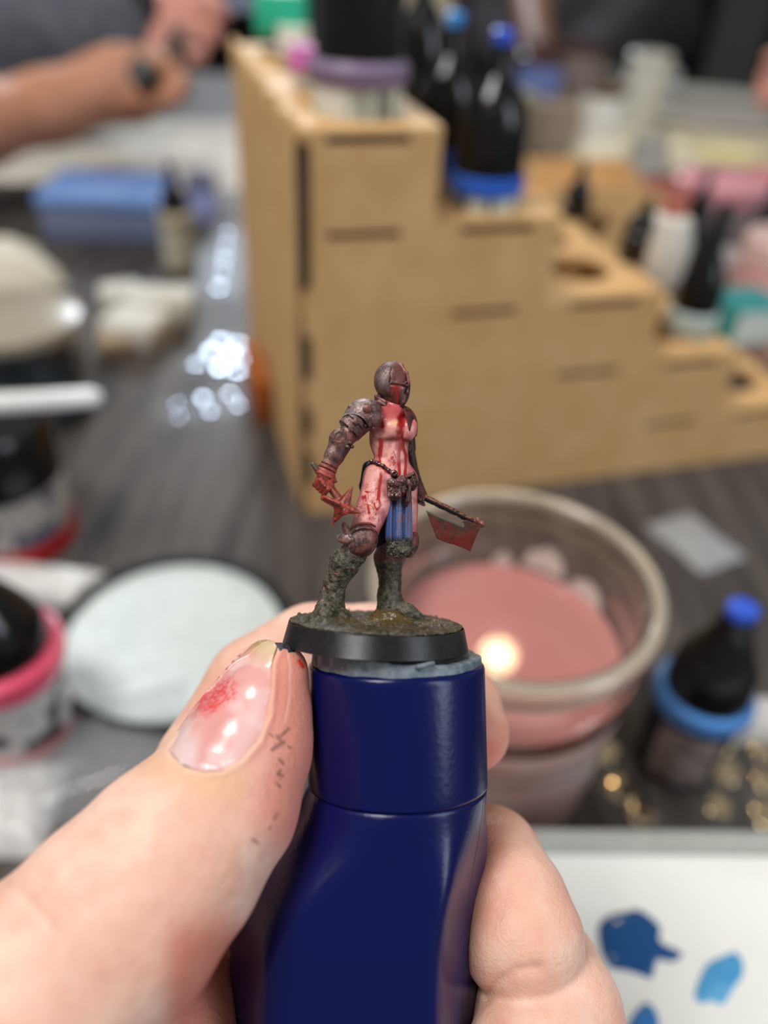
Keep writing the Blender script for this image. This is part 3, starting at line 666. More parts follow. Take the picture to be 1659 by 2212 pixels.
def held_mesh(name, P, Q, m, origin, parent=None, paint=None, smooth=True, sub=None):
    """mesh from mm-space vertices; origin = world point that becomes the object's location (children: relative to parent)"""
    W = to_world(P) - np.array(origin)
    me = bpy.data.meshes.new(name)
    me.vertices.add(len(W)); me.vertices.foreach_set('co', W.astype(np.float32).ravel())
    nq = len(Q); w = Q.shape[1]
    me.loops.add(nq * w); me.loops.foreach_set('vertex_index', Q.astype(np.int32).ravel())
    me.polygons.add(nq); me.polygons.foreach_set('loop_start', np.arange(nq, dtype=np.int32) * w)
    try: me.polygons.foreach_set('loop_total', np.full(nq, w, np.int32))
    except Exception: pass
    me.update(calc_edges=True); me.validate()
    if smooth: me.polygons.foreach_set('use_smooth', np.ones(len(me.polygons), bool))
    o = link_mesh(name, me, m, parent)
    if parent is None: o.location = origin
    if paint is not None: paint_mesh(o, P, paint)
    return o
def paint_mesh(o, P, paint):
    me = o.data
    N = np.zeros(len(me.vertices) * 3, np.float32); me.vertices.foreach_get('normal', N); N = N.reshape(-1, 3) @ CMn[:3, :3]
    col, gloss, metal = paint(P, N)
    n = len(P); A = np.ones((n, 4), np.float32); A[:, :3] = lin(col)
    at_ = me.color_attributes.new('paint', 'FLOAT_COLOR', 'POINT'); at_.data.foreach_set('color', A.ravel())
    B = np.ones((n, 4), np.float32); B[:, 0] = gloss; B[:, 1] = metal; B[:, 2] = 0
    a2 = me.color_attributes.new('finish', 'FLOAT_COLOR', 'POINT'); a2.data.foreach_set('color', B.ravel())
def attr_mat(name, sss=0.0, sssr=0.001, bump=0.0, bscale=3000, spec=0.5, bump2=0.0, b2scale=800, vary=None):
    m = bpy.data.materials.new(name); m.use_nodes = True; nt = m.node_tree; b = nt.nodes['Principled BSDF']
    a = nt.nodes.new('ShaderNodeVertexColor'); a.layer_name = 'paint'
    src = a.outputs['Color']
    tc = nt.nodes.new('ShaderNodeTexCoord')
    if vary:
        nv = nt.nodes.new('ShaderNodeTexNoise'); nv.inputs['Scale'].default_value = vary[0]; nv.inputs['Detail'].default_value = 6; nv.inputs['Roughness'].default_value = 0.7
        nt.links.new(tc.outputs['Object'], nv.inputs['Vector'])
        mr = nt.nodes.new('ShaderNodeMapRange'); mr.inputs[1].default_value = 0.3; mr.inputs[2].default_value = 0.7
        mr.inputs[3].default_value = 1 - vary[1]; mr.inputs[4].default_value = 1 + vary[1]
        nt.links.new(nv.outputs['Fac'], mr.inputs[0])
        hs = nt.nodes.new('ShaderNodeHueSaturation'); nt.links.new(mr.outputs[0], hs.inputs['Value']); nt.links.new(src, hs.inputs['Color'])
        src = hs.outputs['Color']
    nt.links.new(src, b.inputs['Base Color'])
    f = nt.nodes.new('ShaderNodeVertexColor'); f.layer_name = 'finish'
    sp = nt.nodes.new('ShaderNodeSeparateColor'); nt.links.new(f.outputs['Color'], sp.inputs[0])
    nt.links.new(sp.outputs[0], b.inputs['Roughness']); nt.links.new(sp.outputs[1], b.inputs['Metallic'])
    b.inputs['Specular IOR Level'].default_value = spec
    if sss:
        b.inputs['Subsurface Weight'].default_value = sss; b.inputs['Subsurface Radius'].default_value = (1.0, 0.33, 0.2)
        b.inputs['Subsurface Scale'].default_value = sssr
    prev = None
    for bd, bs in ((bump, bscale), (bump2, b2scale)):
        if not bd: continue
        nz = nt.nodes.new('ShaderNodeTexNoise'); nz.inputs['Scale'].default_value = bs; nz.inputs['Detail'].default_value = 4
        nt.links.new(tc.outputs['Object'], nz.inputs['Vector'])
        bn = nt.nodes.new('ShaderNodeBump'); bn.inputs['Distance'].default_value = bd
        nt.links.new(nz.outputs['Fac'], bn.inputs['Height'])
        if prev: nt.links.new(prev, bn.inputs['Normal'])
        prev = bn.outputs['Normal']
    if prev: nt.links.new(prev, b.inputs['Normal'])
    return m
def mixc(a, b, t): t = np.clip(t, 0, 1)[:, None]; return np.asarray(a, float) * (1 - t) + np.asarray(b, float) * t
def polydist(x, y, pts):
    d = np.full(x.shape, 1e9)
    for (x0, y0), (x1, y1) in zip(pts[:-1], pts[1:]):
        ux, uy = x1 - x0, y1 - y0; t = np.clip(((x - x0) * ux + (y - y0) * uy) / (ux * ux + uy * uy + 1e-9), 0, 1)
        d = np.minimum(d, np.hypot(x - x0 - t * ux, y - y0 - t * uy))
    return d
# ------------------------------------------------------------------ the painted miniature
def FB(x0, y0, x1, y1, z0, z1, h):
    c = np.array([q(x, y, z) for x in (x0, x1) for y in (y0, y1) for z in (z0, z1)])
    return Field(c.min(0), c.max(0), h)
S = 1 / 15.9     # millimetres per photo pixel at the figure
def nodes(*a): return [(q(x, y, z), r * S) for x, y, z, r in a]
M_PAINT = attr_mat('painted_resin', bump=0.00003, bscale=9000, spec=0.5, vary=(5000, 0.10))
M_MUD = attr_mat('dried_mud_paint', bump=0.00006, bscale=5000, spec=0.5, vary=(3500, 0.22))
NAVY = (22, 34, 70)
def p_metal(P, N, tint=(0, 0, 0), silver=0.5, red=0.5, gl=0.38):
    n1 = fbm(P, 1.6, 3, 5.0); n2 = fbm(P, 5.5, 3, 40.0); n3 = vnoise(P * 13.0 + 90)
    base = mixc((66, 40, 38), (118, 62, 56), sstep(0.35, 0.65, n1) * (0.4 + red))
    light = sstep(-0.3, 0.9, 0.45 * N[:, 1] - 0.35 * N[:, 0] + 0.35 * N[:, 2])  # silver drybrush favoured on upper-left faces: light put into the colour
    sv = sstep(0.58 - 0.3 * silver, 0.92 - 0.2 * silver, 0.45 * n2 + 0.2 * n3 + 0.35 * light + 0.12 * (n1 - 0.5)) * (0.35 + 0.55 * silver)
    c = mixc(base, (168, 164, 166), 0) if False else base * (1 - sv[:, None]) + np.array((188, 182, 182.)) * sv[:, None]
    c = c + np.array(tint, float)
    return np.clip(c, 0, 255), gl + 0.15 * n2, 0.25 + 0.55 * sv
def p_plain(c1, c2, gl=0.5, sc=2.0, metal=0.0):
    def f(P, N):
        n = fbm(P, sc, 4, 11.0)
        return mixc(c1, c2, sstep(0.3, 0.7, n)), gl + 0 * n, metal + 0 * n
    return f
def addblood(c, g, m, x, y, front, streaks, splat=None):
    """runs of glossy red paint"""
    b = np.zeros(len(x))
    wob = 1 + 0.5 * (vnoise(np.stack([x * 0.12, y * 0.10, 0 * x], 1)) - 0.5)
    for pts, w in streaks: b = np.maximum(b, sstep(w * 1.25, w * 0.55, polydist(x, y, pts) * wob))
    b = b * front
    if splat is not None: b = np.maximum(b, splat * front)
    c = c * (1 - 0.88 * b[:, None]) + np.array((158, 30, 26.)) * 0.88 * b[:, None]
    return c, g * (1 - b) + 0.10 * b, m * (1 - b)
BASE_O = to_world(q(812, 1398, 0)[None])[0]
mini = empty('miniature', BASE_O, 'small painted figure of a helmeted executioner with mace and cleaver on muddy round base', 'figurine')
# ---- body
f = FB(745, 845, 915, 1335, -6, 8, 0.10)
f.chain(nodes((846, 862, 0.2, 19), (856, 893, 0.4, 20)), 0.3)
f.chain(nodes((803, 903, 2.0, 21), (846, 902, .3, 27), (882, 905, -1.6, 17)), 0.6)
f.chain(nodes((838, 922, 0.4, 43), (841, 952, .4, 44), (846, 988, 0.5, 37), (849, 1020, 0.4, 43)), 0.6, flat=((0.6, 0, 0.8), 1.3))
f.ell(q(846, 926, 2.1), (25 * S, 24 * S, 22 * S), k=0.5)
f.ell(q(882, 928, 1.4), (20 * S, 26 * S, 20 * S), rotm(az=-20), k=0.6)
f.chain(nodes((829, 1034, 1.0, 44), (868, 1036, -.4, 34)), 0.7)
f.chain(nodes((826, 1036, 1.2, 41), (807, 1095, 2.4, 35), (786, 1150, 3.2, 29), (780, 1172, 3.3, 26), (744, 1215, 2.7, 27), (724, 1262, 2.2, 20), (713, 1322, 2.0, 19)), 0.4)
f.chain(nodes((868, 1042, -1.2, 36), (874, 1100, -1, 28), (878, 1150, -.6, 24), (872, 1176, -.8, 24), (842, 1205, -2, 29), (843, 1252, -2.4, 21), (843, 1322, -2.4, 20)), 0.4)
f.cap(q(862, 988, 2.6), q(863, 993, 2.6), 2.2 * S, k=0.15, mode='s')   # navel
P, Q = f.mesh()
def p_body(P, N):
    x, y = px_of(P)
    n = fbm(P, 1.2, 3, 2.0); n2 = fbm(P, 6, 3, 8.0)
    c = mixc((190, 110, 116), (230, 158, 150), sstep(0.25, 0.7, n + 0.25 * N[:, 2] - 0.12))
    c = mixc(c, (242, 184, 170), 0.55 * sstep(0.55, 0.95, N[:, 2]) * sstep(0.4, 0.7, n))  # pale highlight painted where the skin faces forward
    # painted-in wash that also carries shade: under the breasts, at the belt, at the knees
    for (cx, cy, w) in ((843, 949, 14), (884, 953, 10)):
        c = mixc(c, (92, 32, 30), 0.92 * np.exp(-(((x - cx) / (w * 2.0)) ** 2 + ((y - cy) / (w * .45)) ** 2)))
    c = mixc(c, (150, 62, 66), 0.7 * sstep(1120, 1160, y)); c = mixc(c, (84, 44, 40), .8 * sstep(1175, 1195, y))
    c = mixc(c, (172, 58, 60), 0.72 * sstep(946, 890, y))
    c = mixc(c, (130, 52, 52), 0.75 * sstep(0.6, 0.1, N[:, 2]))  # sides turned away darkened: shade put into the skin colour
    c = mixc(c, (243, 196, 160), 0.85 * np.exp(-(((x - 852) / 15) ** 2 + ((y - 915) / 10) ** 2)))
    front = sstep(0.0, 0.3, N[:, 2])
    st = [([(868, 900), (866, 925), (863, 948), (862, 968)], 9), ([(862, 960), (861, 990), (863, 1020), (862, 1048)], 3.6),
          ([(872, 950), (871, 968), (877, 985), (876, 1010), (874, 1035)], 3.4), ([(822, 950), (823, 966), (820, 985)], 5.0),
          ([(820, 985), (821, 1000)], 3), ([(812, 1000), (825, 1008), (840, 1018)], 6), ([(821, 1010), (823, 1030), (819, 1050), (817, 1078)], 3.8),
          ([(874, 890), (886, 912)], 4), 
          ([(818, 1078), (822, 1092), (816, 1100)], 2.6), ([(795, 1092), (797, 1108)], 3), ([(850, 975), (857, 992)], 1.2), ([(846, 985), (853, 1003)], 1.2),
          ([(806, 1064), (790, 1062)], 2), ([(801, 1068), (803, 1084)], 1.6), ([(808, 1090), (814, 1102)], 2), ([(787, 1073), (783, 1077)], 2.2), ([(824, 905), (826, 922)], 4)]
    sp = (.35 * vnoise(np.stack([x * 0.15, y * 0.11, 0 * x], 1)) + .65 * vnoise(np.stack([x * 0.62 + y * .1, y * 0.34, 0 * x], 1))) * (.3 + .7 * vnoise(np.stack([x * 1.3, y * 0.9, 0 * x + 3], 1))) * .95
    reg = np.exp(-(((x - 800) / 24) ** 2 + ((y - 1080) / 36) ** 2)) + 0.9 * np.exp(-(((x - 853) / 12) ** 2 + ((y - 995) / 18) ** 2)) + 0.5 * np.exp(-(((x - 815) / 12) ** 2 + ((y - 1125) / 14) ** 2))
    return addblood(c, 0.36 - .16 * sstep(960, 930, y), 0 * n, x, y, front, st, sstep(0.33, 0.40, sp * (0.55 + 0.6 * reg)))
held_mesh('body', P, Q, M_PAINT, BASE_O, mini, p_body)
# ---- helmet
f = FB(795, 772, 895, 895, -4, 5, 0.065)
def helm(X, Y, Z):
    a = d_ell(X, Y, Z, q(845, 823, 0.1), (37.5 * S, 42 * S, 37 * S)); b = d_ell(X, Y, Z, q(857, 844, .5), (28 * S, 39 * S, 27 * S))
    k = .9; h = np.maximum(k - np.abs(a - b), 0) / k
    return np.minimum(a, b) - h * h * k / 4
f.op(helm, f.lo, f.lo + f.n * f.h, 0, 'u')
f.chain(nodes((822, 862, -.2, 12), (838, 868, -.3, 15)), 0.2)
ridge = [(852, 782, 0.2), (868, 789, 1.0), (879, 806, 1.7), (883, 826, 2.0), (881, 848, 2.0), (872, 870, 1.6), (863, 882, 1.2)]
f.chain([(q(*r), 2.6 * S) for r in ridge], 0.25)
# brow plate edge and recessed mask
brow = [(843, 828, 2.3), (858, 829, 2.35), (872, 832, 2.2), (884, 835, 1.9)]
f.chain([(q(x, y + 3, z + .22), 3.2 * S) for x, y, z in brow], 0.12, 's')
f.chain([(q(x, y - 2, z - .05), 3.0 * S) for x, y, z in brow], 0.15)
f.chain([(q(842, 826, 2.3), 2.2 * S), (q(843, 808, 2.42), 1.1 * S), (q(848, 792, 2.0), .6 * S)], 0.1, 's')
f.chain([(q(842, 830, 2.55), 1.8 * S), (q(840, 848, 2.35), 1.8 * S), (q(848, 866, 1.9), 1.5 * S)], 0.1, 's')
f.ell(q(878, 829, 2.25), (5.2 * S, 6 * S, 4 * S), k=0.1); f.ell(q(879, 829, 2.45), (2.6 * S, 3.5 * S, 4 * S), k=0.05, mode='s')
for i in range(4): f.cap(q(851 + i * 6.5, 839, 2.65 - .1 * i), q(850 + i * 6, 852, 2.5 - .1 * i), 1.3 * S, k=0.12, mode='s')
for (x, y, z, r) in ((814, 857, .3, 14), (814, 865, .4, 15)): f.chain(nodes((x - 1, y, z - .8, 5), (x + 5, y + 4, z + .6, 5), (x + 18, y + 11, z + 1.0, 4)), 0.12)
P, Q = f.mesh()
def p_helm(P, N):
    x, y = px_of(P); c, g, m = p_metal(P, N, silver=0.42, red=0.35)
    front = sstep(0, .3, N[:, 2])
    lt = np.exp(-(((x - 827) / 13) ** 2 + ((y - 822) / 22) ** 2)) * front * (0.55 + 0.45 * vnoise(P * 11))  # silver sheen painted on the left of the helmet
    c = mixc(c, (172, 172, 174), 0.75 * lt); c = mixc(c, (122, 66, 62), 0.55 * sstep(838, 862, x) * sstep(845, 822, y))
    c = mixc(c, (150, 88, 84), 0.6 * sstep(3.4, 1.4, polydist(x, y, [(r[0], r[1]) for r in ridge[:4]])))
    c, g, m = addblood(c, g, m, x, y, front, [([(846, 834), (860, 836), (870, 838)], 2.6), ([(849, 836), (846, 852)], 2), ([(856, 838), (856, 858)], 2.2), ([(863, 838), (860, 852), (857, 872)], 2.2), ([(858, 868), (856, 880)], 3)])
    return c, g, m
held_mesh('helmet', P, Q, M_PAINT, BASE_O, mini, p_helm)
# ---- shoulder plates
f = FB(735, 852, 830, 945, -2, 8, 0.065)
pc = q(789, 903, 2.6); cut = q(757, 936, 4.5)
def pauld(X, Y, Z):
    o = d_ell(X, Y, Z, pc, (45 * S, 41 * S, 40 * S)); i = o + 0.42
    cs = np.sqrt((X - cut[0]) ** 2 + (Y - cut[1]) ** 2 + 0.15 * (Z - cut[2]) ** 2) - 40 * S
    rim = np.maximum(o - 0.16, np.abs(cs - 0.15) - 0.22)
    sh = np.minimum(np.maximum(o, -i), np.maximum(rim, -i))
    sh = np.maximum(sh, -cs)
    pl = (X * 0.25 + Y * -0.97) - (q(800, 926, 3)[0] * 0.25 + q(800, 926, 3)[1] * -0.97)
    pr = X - q(823, 900, 3)[0]
    return np.maximum(np.maximum(sh, pl), pr) - 0.03
f.op(pauld, f.lo, f.lo + f.n * f.h, 0, 'u')
for (x, y, z, r) in ((794, 884, 5.05, 9), (757, 879, 3.85, 5.5)): f.ell(q(x, y, z), (r * S, r * S, 4 * S), k=0.08)
for (x, y) in ((801, 893), (807, 925), (790, 920)): f.ell(q(x, y, 4.9), (2.4 * S, 2.4 * S, 3 * S), k=0.05)
P, Q = f.mesh()
def p_pauld(P, N):
    x, y = px_of(P); c, g, m = p_metal(P, N, silver=0.75, red=0.35)
    e = sstep(3.6, 1.5, np.abs(np.hypot(x - 757, y - 936) - 42)) * sstep(800, 770, x)
    c = mixc(c, (196, 200, 204), 0.75 * e); c = mixc(c, (118, 56, 50), 0.8 * np.exp(-((np.hypot(x - 794, y - 884) / 8) ** 4)))
    return c, g, m
pl = held_mesh('shoulder_plate', P, Q, M_PAINT, BASE_O, mini, p_pauld)
f = FB(855, 868, 915, 950, -6, 5, 0.075)
def pauld2(X, Y, Z):
    o = d_ell(X, Y, Z, q(868, 924, -.9), (35 * S, 48 * S, 66 * S)); i = o + 0.40
    return np.maximum(np.maximum(np.maximum(o, -i), q(871, 900, 0)[0] - X - 0.25 * (Y - q(871, 890, 0)[1])), q(0, 941, 0)[1] - Y)
f.op(pauld2, f.lo, f.lo + f.n * f.h, 0, 'u')
P, Q = f.mesh(); held_mesh('shoulder_plate', P, Q, M_PAINT, BASE_O, mini, lambda P, N: p_metal(P, N, silver=0.12, red=0.6, tint=(-14, -14, -12)))
# ---- near arm armour
f = FB(668, 890, 812, 1075, 0, 8, 0.075)
f.chain(nodes((792, 903, 2.9, 25), (768, 925, 3.3, 22), (744, 946, 3.6, 21)), 0.2)
ax = np.array(q(748, 945, 3.6)) - np.array(q(792, 903, 2.9)); ax /= np.linalg.norm(ax)
def ringat(x, y, z, r, t=3.0, dirv=None, s_=None):
    d = ax if dirv is None else dirv; c = q(x, y, z)
    def fn(X, Y, Z):
        u = (X - c[0]) * d[0] + (Y - c[1]) * d[1] + (Z - c[2]) * d[2]
        rr = np.sqrt(np.maximum((X - c[0]) ** 2 + (Y - c[1]) ** 2 + (Z - c[2]) ** 2 - u * u, 0))
        return np.maximum(np.abs(u) - t * S + .03, rr - r * S) - .03 + 0.25 * np.maximum(rr - (r - 3) * S, 0)
    R = r * S + .2; f.op(fn, c - R, c + R, 0.08, 'u')
ringat(770, 913, 3.2, 30, 6); ringat(757, 927, 3.4, 29, 6); ringat(763, 920, 3.3, 27, 14)
f.box(q(767, 913, 5.0), (6 * S, 3.2 * S, 2 * S), rotm(az=-38), .05, .05); f.box(q(758, 927, 5.2), (6 * S, 3.2 * S, 2 * S), rotm(az=-38), .05, .05)
f.ell(q(736, 950, 3.8), (25 * S, 25 * S, 23 * S), k=0.25)
f.ell(q(732, 944, 5.2), (14.5 * S, 17 * S, 5 * S), rotm(az=-30), k=0.05)
f.ell(q(732, 944, 5.62), (10.5 * S, 13 * S, 5 * S), rotm(az=-30), k=0.03, mode='s'); f.ell(q(732, 944, 5.2), (10 * S, 12.5 * S, 4.4 * S), rotm(az=-30), k=0.03)
for (x, y, z) in ((757, 957, 5.0), (752, 966, 5.0), (761, 965, 4.7)): f.ell(q(x, y, z), (4 * S, 4 * S, 4 * S), k=0.06)
f.chain(nodes((735, 960, 3.9, 23.5), (722, 985, 4.2, 20.5), (708, 1012, 4.5, 16)), 0.25)
ad = np.array(q(706, 1015, 4.5)) - np.array(q(733, 958, 4)); ad /= np.linalg.norm(ad)
for i, (x, y) in enumerate(((712, 1004), (708, 1012), (704, 1020), (701, 1027))): ringat(x, y, 4.5 + i * .08, 19 + i * 1.3, 3.6, ad)
f.box(q(719, 1030, 4.2), (5 * S, 14 * S, 9 * S), rotm(az=22), .1, .1)
P, Q = f.mesh()
def p_arm(P, N):
    x, y = px_of(P); c, g, m = p_metal(P, N, silver=0.55, red=0.55)
    r = sstep(985, 1022, y - 0.25 * (x - 700) + 8 * (vnoise(P * 3) - .5))
    c = mixc(c, (172, 66, 50), 0.72 * r); c = mixc(c, (205, 105, 84), 0.35 * r * sstep(.5, .8, vnoise(P * 8)))
    return c, g, m * (1 - .8 * r)
held_mesh('arm_armour', P, Q, M_PAINT, BASE_O, mini, p_arm)
# fist
def p_red(P, N):
    n = fbm(P, 3.5, 3, 7.0); n2 = vnoise(P * 9)
    c = mixc((92, 30, 24), (160, 58, 42), sstep(.3, .65, n)); c = mixc(c, (214, 112, 90), .45 * sstep(.62, .85, n2))
    c = mixc(c, (120, 78, 70), .5 * sstep(.6, .72, fbm(P, 2.2, 2, 55)))
    return c, .36 + 0 * n, 0 * n + .1
f = FB(666, 1010, 740, 1080, 0, 9, 0.07)
f.ell(q(698, 1042, 4.6), (19 * S, 19 * S, 16 * S), k=.2)
sd = np.array(q(745, 1095, 6.4)) - np.array(q(682, 1010, 5.2)); sd /= np.linalg.norm(sd)
for i in range(4):
    x0, y0 = 690 + i * 5.6, 1036 + i * 6.6
    f.chain(nodes((x0 - 9, y0 + 9, 4.4, 5.4), (x0 - 10 + i, y0 + 11, 5.6, 5.6), (x0 + 2, y0 + 2, 6.4, 5.2), (x0 + 11, y0 - 7, 5.9, 4.8)), .06)
f.chain(nodes((713, 1026, 4.4, 6.5), (716, 1040, 5.6, 6), (708, 1050, 6.3, 5)), .08)
P, Q = f.mesh(); held_mesh('gauntlet', P, Q, M_PAINT, BASE_O, mini, p_red)
# mace
f = FB(664, 992, 798, 1145, 1, 11, 0.08)
f.chain(nodes((683, 1011, 5.2, 7), (748, 1100, 6.5, 9)), .1)
for i in range(4): f.ell(q(679 + i * 2.2, 1006 + i * 3, 5.1 + i * .05), (9.5 * S, 5.5 * S, 9.5 * S), rotm(az=-36), k=.04)
mc = q(739, 1096, 6.3); f.ell(mc, (17 * S, 17 * S, 17 * S), rotm(az=40), k=.15)
for (x, y, z, r) in ((761, 1052, 6.8, 17), (780, 1108, 7.4, 15), (718, 1132, 6.4, 15), (742, 1100, 4.0, 11)):
    f.cap(mc, q(x, y, z), r * S, 1.6 * S, k=.12)
f.cap(mc, q(699, 1076, 6.8), 9.5 * S, 6.5 * S, k=.1); f.cap(q(702, 1074, 7.3), q(735, 1088, 8.0), 3.2 * S, k=.1)
f.ell(q(746, 1104, 8.0), (8 * S, 8 * S, 6 * S), k=.05)
P, Q = f.mesh()
def p_mace(P, N):
    c, g, m = p_red(P, N); x, y = px_of(P)
    c = mixc(c, (74, 68, 58), .9 * sstep(1016, 1010, y))
    return c, g, m
held_mesh('mace', P, Q, M_PAINT, BASE_O, mini, p_mace)
# ---- far arm and cleaver
f = FB(868, 895, 935, 1095, -8, 2, 0.08)
f.chain(nodes((880, 908, -2.2, 14), (884, 968, -3.6, 15)), .2); f.ell(q(882, 971, -3.2), (10 * S, 15 * S, 14 * S), k=.1)
f.chain(nodes((884, 972, -3.6, 12), (894, 1020, -3, 11), (902, 1050, -2.2, 13)), .2)
f.chain(nodes((903, 1052, -2.0, 13), (909, 1070, -1.8, 14)), .15)
for i in range(4): f.chain(nodes((900 + i * 5, 1062 + i * 3.4, -.9, 4), (898 + i * 5, 1074 + i * 3.4, -.9, 4), (900 + i * 5, 1083 + i * 2.4, -1.8, 4)), .05)
P, Q = f.mesh(); held_mesh('far_arm', P, Q, M_PAINT, BASE_O, mini, lambda P, N: p_metal(P, N, silver=0.1, red=.35, tint=(-16, -12, -10), gl=.3))
f = FB(892, 1052, 1060, 1160, -5, 4, 0.07)
f.chain(nodes((900, 1066, -1.6, 7), (926, 1079, -1.3, 7.4), (1040, 1134, -.2, 6.8)), .05, flat=None)
for i, t in enumerate(np.linspace(.28, .95, 9)):
    x, y = 900 + (1042 - 900) * t, 1066 + (1136 - 1066) * t
    f.ell(q(x - 1.5, y + 5, -1.5 + 1.3 * t), (3.2 * S, 2.4 * S, 3.6 * S), k=.06, mode=('u' if i % 2 else 's'))
f.ell(q(1032, 1126, -.1), (6 * S, 8 * S, 6 * S), k=.1); f.ell(q(1041, 1133, 0), (6.5 * S, 8 * S, 7 * S), k=.1); f.ell(q(1035, 1120, -.1), (3 * S, 4 * S, 3 * S), k=.1)
f.ell(q(904, 1080, -1), (9 * S, 7 * S, 7 * S), k=.1)
P, Q = f.mesh()
def p_haft(P, N):
    x, y = px_of(P); n = fbm(P, 4, 3, 3)
    up = sstep(-.05, .35, N[:, 1] * .8 + N[:, 0] * .3)
    c = mixc((26, 22, 22), (150, 84, 54), up * sstep(.3, .6, n)); c = mixc(c, (140, 142, 142), .6 * up * sstep(.6, .72, vnoise(P * 3 + 9)))
    c = mixc(c, (128, 66, 60), .7 * sstep(1018, 1030, x))
    return c, .3 + 0 * n, .2 + 0 * n
held_mesh('cleaver_haft', P, Q, M_PAINT, BASE_O, mini, p_haft)
poly = [(920, 1102), (943, 1112), (968, 1122), (990, 1131), (1000, 1136), (1003, 1131), (998, 1126), (1008, 1123), (1040, 1137), (1032, 1152), (1026, 1166), (1016, 1191), (1001, 1184), (980, 1176), (968, 1174), (943, 1163), (932, 1133)]
f = FB(910, 1092, 1050, 1200, -3, 3, 0.07)
def blade(X, Y, Z):
    x = IW / 2 + FPX * X / -Z; y = IH / 2 - FPX * Y / -Z
    sh = np.broadcast_shapes(X.shape, Y.shape, Z.shape); x = np.broadcast_to(x, sh); y = np.broadcast_to(y, sh)
    d = np.full(sh, 1e9); ins = np.zeros(sh, bool); n = len(poly)
    for i in range(n):
        (x0, y0), (x1, y1) = poly[i], poly[(i + 1) % n]
        ux, uy = x1 - x0, y1 - y0; t = np.clip(((x - x0) * ux + (y - y0) * uy) / (ux * ux + uy * uy), 0, 1)
        d = np.minimum(d, np.hypot(x - x0 - t * ux, y - y0 - t * uy))
        ins ^= ((y0 > y) != (y1 > y)) & (x < (x1 - x0) * (y - y0) / (y1 - y0 + 1e-9) + x0)
    d = np.where(ins, -d, d) * S
    zc = q(0, 0, 0)[2] + (-1.1 + (x - 900) / 140 * 1.2)
    th = .32 - .18 * sstep(1150, 1190, y)
    return np.maximum(d, np.abs(Z - zc) - th)
f.op(blade, f.lo, f.lo + f.n * f.h, 0, 'u')
P, Q = f.mesh()
def p_blade(P, N):
    x, y = px_of(P); n = fbm(P, 1.4, 4, 21)
    c = mixc((62, 36, 30), (106, 50, 34), sstep(.3, .7, n)); c = mixc(c, (110, 22, 18), .75 * sstep(.4, .7, fbm(P, 1.0, 2, 5) + (y - 1150) / 130))
    c = mixc(c, (88, 98, 94), .8 * sstep(5, 2, polydist(x, y, [(920, 1103), (1000, 1136)])))
    return c, .34 + 0 * n, .15 + 0 * n
held_mesh('cleaver_blade', P, Q, M_PAINT, BASE_O, mini, p_blade)
# ---- belt chain, pouch, hanging dagger, cloths
path = [(796, 1004, 1.6), (803, 996, 2.6), (815, 1000, 3.3), (828, 1007, 3.6), (840, 1017, 3.7), (850, 1027, 3.6), (862, 1032, 3.2), (876, 1032, 2.6), (888, 1027, 1.8), (894, 1020, .9)]
f = FB(785, 985, 905, 1045, -1, 6, 0.065)
for a, b in zip(path[:-1], path[1:]):
    for t in (0.0, 0.5):
        x, y, z = [a[i] + (b[i] - a[i]) * t for i in range(3)]
        an = -math.degrees(math.atan2(b[1] - a[1], b[0] - a[0]))
        f.ell(q(x, y, z), (6.2 * S, 4.6 * S, 4.8 * S) if t == 0 else (6.4 * S, 3.2 * S, 3.6 * S), rotm(az=an), k=.02)
f.ell(q(851, 1023, 3.8), (8 * S, 8 * S, 5 * S), k=.05); f.ell(q(851, 1023, 4.1), (3.5 * S, 3.5 * S, 5 * S), k=.03, mode='s')
f.chain([(q(x, y + 3, z - .35), 3 * S) for x, y, z in path], .05)
P, Q = f.mesh()
def p_chain(P, N):
    c, g, m = p_metal(P, N, silver=.6, red=.2, gl=.22); return c, g, .7 + 0 * m
held_mesh('belt_chain', P, Q, M_PAINT, BASE_O, mini, p_chain)
f = FB(825, 1022, 912, 1095, -2, 7, 0.065)
f.ell(q(852, 1058, 4.0), (16 * S, 23 * S, 10 * S), rotm(az=8), k=.05)
for i in range(4): f.cap(q(840 + i * 7.5, 1046, 4.35), q(841 + i * 7.5, 1072, 4.5), 4.0 * S, 3.6 * S, k=.05)
f.ell(q(850, 1044, 4.5), (14 * S, 9 * S, 6 * S), rotm(az=-25), k=.04); f.ell(q(867, 1038, 4.1), (11 * S, 10 * S, 8 * S), k=.06)
f.ell(q(866, 1056, 3.4), (12 * S, 16 * S, 9 * S), k=.06); f.ell(q(880, 1046, 2.9), (12 * S, 12 * S, 8 * S), k=.08)
f.ell(q(892, 1042, 1.6), (9 * S, 18 * S, 10 * S), k=.08); f.chain(nodes((893, 1024, 1.9, 4), (900, 1046, 1.2, 4)), .05)
f.rough(.13, 5.0, 3, 3.0)
P, Q = f.mesh(); held_mesh('belt_pouch', P, Q, M_PAINT, BASE_O, mini, lambda P, N: p_metal(P, N, silver=.6, red=.3, tint=(-8, -8, -8), gl=.25))
f = FB(868, 1028, 900, 1104, -1, 6, 0.07)
f.chain(nodes((888, 1036, 2.6, 3), (884, 1052, 3.4, 4.2), (880, 1082, 3.5, 5.6), (878, 1092, 3.3, 3.5)), .06)
P, Q = f.mesh(); held_mesh('sheathed_dagger', P, Q, M_PAINT, BASE_O, mini, p_plain((44, 20, 18), (92, 40, 34), .22, 4))
f = FB(825, 1035, 905, 1215, -3, 7, 0.08)
